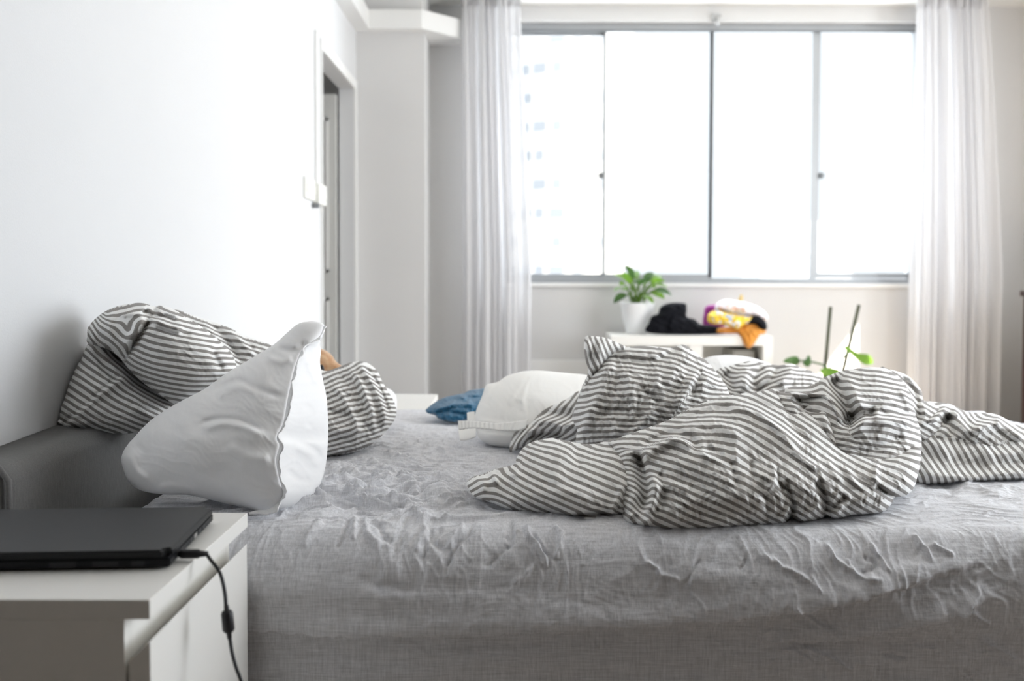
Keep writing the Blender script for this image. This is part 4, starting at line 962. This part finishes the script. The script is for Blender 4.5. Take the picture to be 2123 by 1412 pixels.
o = np_obj('pillow_cover', V, F_, stripe_m, pa, A)
sm_ = spline([p[:2] for p in cA((742,142),(735,128),(722,122),(712,132),(720,146),(736,152),(750,146),(748,132),(734,120))], 6)
bm = bmesh.new(); tube(bm, at(sm_[:,0], sm_[:,1], 1.825), .0035, 8)
rebase(pa, (-.75, 2.0, .61)); bm.free()
# second striped pillow lying behind
pb = lobe([(560,760),(640,740),(670,768),(700,762),(725,752),(750,749),(768,756),(784,772),(792,790),(805,812),(818,835),(822,858),(812,880),(790,905),(765,925),(735,938),(700,945),(640,952),(580,930),(540,850)], 2.18, 2.45, .12,
  dirs=[(690,775,-35),(740,760,-60),(760,770,30),(700,800,-30),(750,800,-12),(690,830,-20),(740,840,-8),(790,810,25),(800,850,10),(700,870,-6),(760,880,-10),(700,910,-14),(750,915,-25),(790,890,-35),(720,935,-12),(600,850,-10)],
  strokes=[([(740,752),(770,790),(795,850),(800,890)], 6, .014), ([(752,752),(785,800),(808,860)], 5, -.012), ([(725,760),(750,800),(770,850),(775,900)], 6, .010), ([(700,770),(730,810),(750,850)], 5, -.009), ([(690,790),(715,830),(740,880),(735,920)], 6, .009), ([(715,765),(742,812),(762,860)], 5, -.009), ([(680,850),(720,862),(760,850)], 7, -.006), ([(684,900),(720,890),(770,900)], 8, .007)],
  noise=cl_noise(1.1, 47, .009, .006, .002, 50, 18))
o = np_obj('striped_pillow', pb[0], pb[1], stripe_m, None, pb[2])
tag(o, 'crumpled striped pillow lying behind the upright white pillow', 'pillow')
def wlobe(name, outl, db, dt, T, mat, label, seed, strokes=(), noise=None, step=2.5, cat='pillow', **kw):
    V, F_, _ = lobe(outl, db, dt, T, step, noise=noise or cl_noise(.4, seed, .004, .0025, .001, 70, 34), strokes=strokes, **kw)
    r = thing(name, label, cat); np_obj('pillow_cover' if cat == 'pillow' else 'cloth', V, F_, mat, r)
    return r
# sliver of white pillow behind striped one
V, F_, _ = lobe([(740,812),(770,804),(800,804),(815,812),(822,826),(822,850),(815,868),(780,880),(740,870)], 2.55, 2.65, .07, 2.5)
o = np_obj('white_pillow', V, F_, white_m); tag(o, 'white pillow showing as a sliver behind the crumpled striped pillow', 'pillow')
# upright white pillow
seam = cA((1583,180),(1566,228),(1520,262),(1482,290),(1458,340),(1440,395),(1425,460),(1408,540),(1388,650),(1356,722),(1368,760),(1352,830),(1362,900),(1378,960),(1382,1000),(1350,1050),(1290,1080))
sl = spline(seam, 6)
def foldx(X, Y):
    sx_ = np.interp(Y, sl[:,1], sl[:,0])
    d = X - sx_
    return np.where(d > 0, .0016*d, 0.00012*np.abs(d))
pw = wlobe('white_pillow', cA((594,850),(598,800),(625,755),(655,722),(700,672),(760,620),(860,558),(1000,484),(1100,412),(1200,352),(1290,298),(1345,262),(1400,212),(1455,168),(1510,156),(1560,160),(1584,178),(1580,215),(1560,262),(1566,300),(1562,360),(1575,440),(1592,520),(1600,620),(1602,700),(1596,800),(1585,880),(1560,955),(1510,1025),(1440,1080),(1380,1098),(1320,1102),(1260,1088),(1200,1068),(1080,1040),(1000,1020),(920,1003),(860,1002),(800,1000),(700,985),(630,940)), 1.66, 1.82, .105, white_m,
  'white pillow standing on edge at the head of the bed nearest the laptop', 51, extra=foldx, Tb=.10,
  strokes=[(cA((960,660),(1060,632),(1180,640),(1290,690)), 6, -.009), (cA((980,690),(1080,655),(1190,668),(1290,715)), 9, .007), (cA((1030,500),(1150,445),(1220,470),(1300,500),(1400,530)), 7, -.007), (cA((1060,530),(1160,475),(1260,510)), 9, .005), (cA((1340,280),(1440,300),(1500,250)), 7, -.008), (cA((1300,330),(1380,350),(1430,330)), 8, .006),
   (cA((860,600),(920,700),(900,800),(1000,900)), 16, .005), (cA((640,760),(700,800),(680,900)), 10, -.006), (cA((620,800),(660,870),(720,940)), 8, .006), (cA((760,990),(820,960),(960,980)), 7, .006), (cA((1480,560),(1520,600),(1500,680)), 8, -.006), (cA((1440,740),(1520,770),(1580,830)), 7, -.007), (cA((1440,760),(1500,800),(1560,870)), 8, .006), (cA((1400,880),(1460,930),(1520,930)), 8, -.005), (cA((1500,340),(1530,420),(1560,460)), 8, .006),
   (cA((1100,760),(1220,820),(1330,830)), 12, .006), (cA((1000,880),(1140,900),(1320,960)), 14, -.005), (seam, 3, -.004, 5)],
  noise=cl_noise(.5, 51, .007, .0010, .0003, 80, 44))
def ribbon(name, line_px, dep, w_px, wav, mat, parent, seed=0, rel=(1, 0), lift=0.0, n=160):
    """ruffled flange hanging off a seam"""
    ln_ = spline(line_px, 10); 
    cum = np.concatenate([[0], np.cumsum(np.hypot(*np.diff(ln_, axis=0).T))]); t = np.linspace(0, cum[-1], n)
    lx = np.interp(t, cum, ln_[:,0]); ly = np.interp(t, cum, ln_[:,1])
    wv = perlin(t/22+seed, t*0+.3, seed)*1.2 + .5*perlin(t/9+seed, t*0+.8, seed+1)
    dd = np.interp(t/cum[-1], np.linspace(0, 1, len(dep)), dep); ww = np.interp(t/cum[-1], np.linspace(0, 1, len(w_px)), w_px)
    rows = []
    for k in range(7):
        f = k/6
        rows.append(at(lx + rel[0]*ww*f + wav*f*wv, ly + rel[1]*ww*f + .5*wav*f*wv, dd - lift*f - .004*f*wv))
    P = np.stack(rows, 1)
    o = grid_obj(name, P, mat, parent)
    md = o.modifiers.new('thick', 'SOLIDIFY'); md.thickness = .0018
    return o
def seam_depth(ff): return [ff(p) for p in range(6)]
ribbon('flange', seam[:-1], [1.80, 1.70, 1.615, 1.585, 1.575, 1.60, 1.64], [12, 9, 8, 8, 8, 8, 9], 5.0, white_m, pw, 2, (.5, .05), .020)
ribbon('flange', cA((1382,1000),(1350,1050),(1300,1078),(1265,1080),(1215,1092)), [1.635, 1.62, 1.615, 1.62], [7, 11, 12, 5], 3.0, white_m, pw, 5, (.35, .8), .010, 80)
bm = bmesh.new(); g = [at(x, y, 1.60) for x, y in cA((1440,420),(1474,424),(1452,560),(1436,640),(1398,636),(1418,540))]
fl = [bm.verts.new(p) for p in g]; bm.faces.new(fl)
bm.free()
rebase(pw, (-.42, 1.78, .5))

# mid flat white pillow with flange
pm = wlobe('white_pillow', c3((540,1025),(552,960),(580,880),(615,800),(650,700),(700,684),(760,668),(800,640),(850,612),(920,590),(1010,570),(1150,566),(1300,580),(1440,592),(1560,604),(1700,640),(1720,900),(1500,1160),(1200,1270),(1000,1282),(900,1281),(780,1268),(700,1250),(640,1225),(585,1180),(556,1120),(542,1070)), 2.30, 2.52, .12, cream_m,
  'plump off-white pillow lying flat beside the blue cloth', 55,
  strokes=[(c3((550,1020),(700,1040),(850,1070),(1000,1050)), 5, .006), (c3((560,1100),(700,1100),(850,1115),(960,1110)), 6, -.018), (c3((1000,620),(960,720),(900,800),(870,900)), 6, .004), (c3((1090,600),(1020,700),(980,860)), 5, .004), (c3((920,820),(990,860),(980,940)), 5, .004), (c3((760,680),(700,760),(640,900)), 6, -.004)],
  noise=cl_noise(1.2, 55, .005, .0010, .0003, 60, 30))
def flat_strip(name, top, bot, d0_, d1_, mat, par, seed):
    a = spline(top, 10); b2 = spline(bot, 10); n = 60
    a = a[np.linspace(0, len(a)-1, n).astype(int)]; b2 = b2[np.linspace(0, len(b2)-1, n).astype(int)]
    P = np.stack([at(a[:,0]*(1-f)+b2[:,0]*f, a[:,1]*(1-f)+b2[:,1]*f, d0_+(d1_-d0_)*np.linspace(0, 1, n) - .02*f) for f in np.linspace(0, 1, 8)], 1)
    P[...,1] += .004*perlin(P[...,0]*25, P[...,2]*25, seed)
    o = grid_obj(name, P, mat, par); md = o.modifiers.new('thick', 'SOLIDIFY'); md.thickness = .002; return o
flat_strip('flange', c3((393,1024),(560,1030),(760,1046),(960,1026),(1040,1010)), c3((400,1104),(560,1090),(760,1108),(920,1112),(1010,1090)), 2.25, 2.24, cream_m, pm, 3)
flat_strip('flange', c3((398,1100),(470,1100),(556,1096)), c3((412,1200),(480,1195),(556,1168)), 2.27, 2.27, cream_m, pm, 4)
flat_strip('flange', c3((476,952),(510,944),(548,940)), c3((480,1028),(510,1030),(545,1030)), 2.36, 2.36, cream_m, pm, 6)
rebase(pm, (.05, 2.4, .5))
# far white pillow behind duvet
V, F_, _ = lobe([(1430,775),(1445,752),(1470,740),(1505,736),(1545,739),(1580,748),(1605,762),(1620,800),(1600,860),(1440,860)], 2.75, 2.86, .09, 2.5, noise=cl_noise(.3, 57, .004, .002, .001))
o = np_obj('white_pillow', V, F_, white_m); tag(o, 'white pillow partly hidden behind the striped duvet near the shelf', 'pillow')
# blue fleece
def bn(X, Y): return .006*fbm(X/16, Y/9, 60, 2) + .0025*fbm(X/3.2, Y/3.2, 61, 2)
V, F_, _ = lobe(c3((98,930),(120,905),(150,880),(200,846),(250,820),(320,798),(400,782),(450,772),(480,755),(520,742),(580,735),(650,728),(720,760),(700,960),(600,1010),(480,1018),(440,1032),(380,1038),(320,1036),(260,1024),(210,1002),(190,978),(150,965),(118,956)), 2.66, 2.86, .075, 1.6, noise=bn,
  strokes=[(c3((140,930),(300,890),(430,870),(560,880)), 5, .018, 9), (c3((180,900),(330,840),(430,850),(500,830),(640,800)), 6, -.016), (c3((190,960),(320,950),(480,980)), 6, -.012), (c3((470,775),(560,765),(650,770)), 4, -.010), (c3((400,790),(440,800),(470,850)), 5, .008)])
o = np_obj('blue_blanket', V, F_, blue_m); tag(o, 'fuzzy blue folded cloth lying at the far side of the bed', 'blanket')

# ---------------- dog: head peeking over the pillow
dog = thing('dog', 'tan short-haired dog resting its head behind the white pillow', 'dog')
hc = at(680, 757, 2.66)
bm = bmesh.new()
def ell(bm, c, r, rot=None, sub=3):
    m = Matrix.Translation(Vector(c)) @ (rot or Matrix.Identity(4)) @ Matrix.Diagonal((*r, 1))
    bmesh.ops.create_icosphere(bm, subdivisions=sub, radius=1, matrix=m)
h_ = Vector(hc); ry = Matrix.Rotation(math.radians(38), 4, 'Y')
ell(bm, h_+Vector((-.035, 0, -.005)), (.058, .05, .052))
ell(bm, h_+Vector((.022, -.008, -.022)), (.055, .030, .027), ry)
ell(bm, h_+Vector((-.10, .01, -.06)), (.08, .055, .055)); ell(bm, h_+Vector((-.16, .03, -.085)), (.10, .08, .065))
ob = mesh_obj('body', bm, fur_m, dog, True)
rmod = ob.modifiers.new('join', 'REMESH'); rmod.mode = 'VOXEL'; rmod.voxel_size = .006; rmod.use_smooth_shade = True
smm = ob.modifiers.new('soft', 'SMOOTH'); smm.iterations = 8
for sy in (-1, 1):
    bm = bmesh.new(); ell(bm, h_+Vector((-.06, sy*.042, .012)), (.028, .010, .034), Matrix.Rotation(sy*.5, 4, 'X')); mesh_obj('ear', bm, fur_m, dog, True)
bm = bmesh.new(); e_ = at(669, 762, 2.40); ell(bm, Vector(at(666, 766, 2.60)), (.008, .007, .013)); mesh_obj('eye', bm, rubber_m, dog, True)
bm = bmesh.new(); ell(bm, h_+Vector((.062, -.012, -.05)), (.011, .012, .009)); mesh_obj('nose', bm, rubber_m, dog, True)
rebase(dog, tuple(float(c) for c in hc))

# ================================================================== NIGHTSTAND, LAPTOP
def nightstand(label, y0, dx=0):
    r = thing('nightstand', label, 'nightstand', group='white bedside cabinets')
    x0, x1, y1, zt = XL+.001, -.392, y0+.40, .548
    boxes('top_board', [(x0, x1, y0, y1, zt-.0215, zt)], lacq_m, r, bevel=.0012)
    boxes('side_panel', [(x0, x1-.028, y0, y0+.018, .0, zt-.0215)], lacq_m, r, bevel=.001)
    boxes('side_panel', [(x0, x1-.028, y1-.018, y1, .0, zt-.0215)], lacq_m, r, bevel=.001)
    boxes('back_panel', [(x0, x0+.01, y0+.018, y1-.018, .02, zt-.0215)], lacq_m, r)
    boxes('rail', [(x1-.05, x1-.028, y0+.018, y1-.018, zt-.08, zt-.0215)], lacq_m, r)
    for za, zb in [(.27, .502), (.03, .262)]:
        bm = bmesh.new()
        prism(bm, [(x1-.024, za), (x1-.001, za), (x1-.001, zb), (x1-.024, zb-.022)], 'y', y0+.002, y1-.002)
        d_ = mesh_obj('drawer', bm, lacq_m, r)
        boxes('drawer_box', [(x0+.03, x1-.03, y0+.03, y0+.042, za+.01, zb-.05), (x0+.03, x1-.03, y1-.042, y1-.03, za+.01, zb-.05), (x0+.03, x1-.03, y0+.03, y1-.03, za+.01, za+.02)], lacq_m, d_)
    rebase(r, ((x0+x1)/2, y0+.2, 0)); return r
ns_ = nightstand('white two-drawer bedside cabinet under the closed black laptop', 1.068)
# the far one: copy
def copy_tree(o, parent=None):
    c = o.copy(); COL.objects.link(c); c.parent = parent
    for ch in list(o.children): copy_tree(ch, c)
    return c
n2 = copy_tree(ns_); n2.location = (-.50, 3.29, 0); n2.scale = (1, 1, .885)
n2['label'] = 'white bedside cabinet on the far side of the bed beside the wall column'

lp = thing('laptop', 'closed black laptop lying on the near white bedside cabinet', 'laptop')
rot = Matrix.Rotation(math.radians(4), 4, 'Z')
LX, LY, LZ = -.409, 1.181, .549       # near right corner
W_, D_ = .335, .226
Mx = Matrix.Translation((LX, LY, LZ)) @ rot
def local(bm):
    bmesh.ops.transform(bm, matrix=Mx, verts=list(bm.verts)); return bm
bm = bmesh.new(); box(bm, -W_, 0, 0, D_, .0015, .0135); bmesh.ops.bevel(bm, geom=list(bm.edges), offset=.002, segments=2, affect='EDGES'); mesh_obj('laptop_base', local(bm), black_m, lp)
bm = bmesh.new(); box(bm, -W_-.001, .001, -.001, D_+.001, .0145, .0225)
bmesh.ops.bevel(bm, geom=[e for e in bm.edges if abs((e.verts[0].co-e.verts[1].co).z) > .001], offset=.010, segments=5, affect='EDGES')
bmesh.ops.bevel(bm, geom=[e for e in bm.edges if min(e.verts[0].co.z, e.verts[1].co.z) > .022], offset=.0022, segments=3, affect='EDGES')
mesh_obj('laptop_lid', local(bm), lid_m, lp)
for k in range(4):
    bm = bmesh.new(); yv = .095+.022*k; box(bm, -.003, .0006, yv, yv+.014, .005, .0105); mesh_obj('port', local(bm), metal_m if k == 1 else rubber_m, lp)
for k, (a_, b2) in enumerate([(.03, .045), (.06, .09), (.11, .14)]):
    bm = bmesh.new(); box(bm, -b2, -a_, -.0006, .003, .004, .010); mesh_obj('port', local(bm), rubber_m, lp)
for xx in (-.30, -.03):
    for yy in (.02, .2):
        bm = bmesh.new(); box(bm, xx-.02, xx+.01, yy-.004, yy+.004, -.001, .002); mesh_obj('foot', local(bm), rubber_m, lp)
rebase(lp, (LX-.17, LY+.12, .548))

pc_ = thing('power_cable', 'black power cable with ferrite bead plugged into the laptop side', 'cable')
def dpt(px, py, d): return [float(c) for c in at(px, py, d)]
pl0 = Mx @ Vector((.001, .035, .008))
pxx, pyy = proj(np.array(pl0))
A0 = Vector(pl0); dirx = Vector((1, 0.02, 0)).normalized()
bm = bmesh.new(); tube(bm, [A0, A0+dirx*.004, A0+dirx*.024, A0+dirx*.027, A0+dirx*.036], [.0035, .0058, .0058, .0042, .0032], 12)
mesh_obj('plug', bm, rubber_m, pc_, True)
cab = [A0+dirx*.034, dpt(436, 1160, 1.215), dpt(455, 1186, 1.21), dpt(465, 1222, 1.205), dpt(469, 1262, 1.20)]
bm = bmesh.new(); tube(bm, spline(cab, 10), .0023, 10); mesh_obj('cord', bm, rubber_m, pc_, True)
bm = bmesh.new(); a_, b2 = Vector(dpt(469, 1255, 1.20)), Vector(dpt(476, 1325, 1.20))
def lp_(t): return a_.lerp(b2, t)
tube(bm, [lp_(0), lp_(.14), lp_(.17), lp_(.25), lp_(.72), lp_(.78), lp_(.82), lp_(1)], [.003, .0032, .006, .0073, .0073, .0058, .0034, .0028], 14)
mesh_obj('ferrite_bead', bm, rubber_m, pc_, True)
cab = [dpt(476, 1320, 1.20), dpt(481, 1352, 1.195), dpt(490, 1385, 1.19), dpt(500, 1414, 1.19), dpt(515, 1480, 1.19), dpt(530, 1650, 1.2), (-.33, 1.25, .01)]
bm = bmesh.new(); tube(bm, spline(cab, 10), .0023, 10); mesh_obj('cord', bm, rubber_m, pc_, True)
rebase(pc_, tuple(A0))

# ================================================================== LIGHT
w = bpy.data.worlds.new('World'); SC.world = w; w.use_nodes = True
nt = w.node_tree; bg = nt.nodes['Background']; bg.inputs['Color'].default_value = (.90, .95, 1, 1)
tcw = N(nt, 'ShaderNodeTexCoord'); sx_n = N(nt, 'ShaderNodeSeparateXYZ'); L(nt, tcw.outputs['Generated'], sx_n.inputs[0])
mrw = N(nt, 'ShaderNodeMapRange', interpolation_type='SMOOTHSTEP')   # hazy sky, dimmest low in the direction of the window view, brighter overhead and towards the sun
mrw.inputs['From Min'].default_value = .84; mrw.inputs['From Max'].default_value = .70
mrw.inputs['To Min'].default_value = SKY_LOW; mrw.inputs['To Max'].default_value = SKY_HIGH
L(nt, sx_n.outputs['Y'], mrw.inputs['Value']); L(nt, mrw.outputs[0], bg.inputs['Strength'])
def area(name, loc, rot_, sx_, sy_, power, col=(1, 1, 1), portal=False):
    l = bpy.data.lights.new(name, 'AREA'); l.shape = 'RECTANGLE'; l.size = sx_; l.size_y = sy_; l.energy = power; l.color = col
    if portal: l.cycles.is_portal = True
    o = bpy.data.objects.new(name, l); COL.objects.link(o); o.location = loc; o.rotation_euler = rot_; return o
area('window_portal', ((wx0+wx1)/2, 6.12, (wz0+wz1)/2), (-math.pi/2, 0, 0), wx1-wx0, wz1-wz0, 0, portal=True)
area('side_portal', (XR+.06, (oy0+oy1)/2, oz/2), (0, math.pi/2, 0), oz, oy1-oy0, 0, portal=True)
area('side_window_portal', (XR+.06, (qy0+qy1)/2, (qz0+qz1)/2), (0, math.pi/2, 0), qz1-qz0, qy1-qy0, 0, portal=True)
sun = bpy.data.lights.new('sun', 'SUN'); sun.energy = 30; sun.angle = math.radians(.6); sun.color = (1, .93, .80)
so = bpy.data.objects.new('sun', sun); COL.objects.link(so)
so.rotation_euler = Vector((1, -1, 1.34)).to_track_quat('Z', 'Y').to_euler()
# unseen fill lights added behind the camera and in the hall
area('room_fill_light', (1.0, -.6, 2.4), (0, 0, 0), 1.6, 1.6, 2.5, (1, .99, .97))
area('hall_fill_light', (-1.6, 4.4, 2.35), (0, 0, 0), .5, .8, 2.2)

# ================================================================== CAMERA
cam = bpy.data.cameras.new('camera'); cam.sensor_width = 36; cam.lens = 36*F/2123.0
cam.shift_y = -SHIFT_PX/2123.0
cam.clip_start = .05; cam.clip_end = 300
cam.dof.use_dof = True; cam.dof.focus_distance = 1.80; cam.dof.aperture_fstop = 3.4
co = bpy.data.objects.new('camera', cam); COL.objects.link(co)
co.matrix_world = Matrix.Translation((0, 0, EYE)) @ Rm.to_4x4()
SC.camera = co
SC.view_settings.view_transform = 'Standard'
SC.view_settings.look = 'None'
SC.view_settings.exposure = 0.12
SC.cycles.use_denoising = True
SC.cycles.max_bounces = 10; SC.cycles.diffuse_bounces = 6; SC.cycles.transparent_max_bounces = 12
SC.cycles.caustics_reflective = False; SC.cycles.caustics_refractive = False
SC.cycles.sample_clamp_indirect = 6
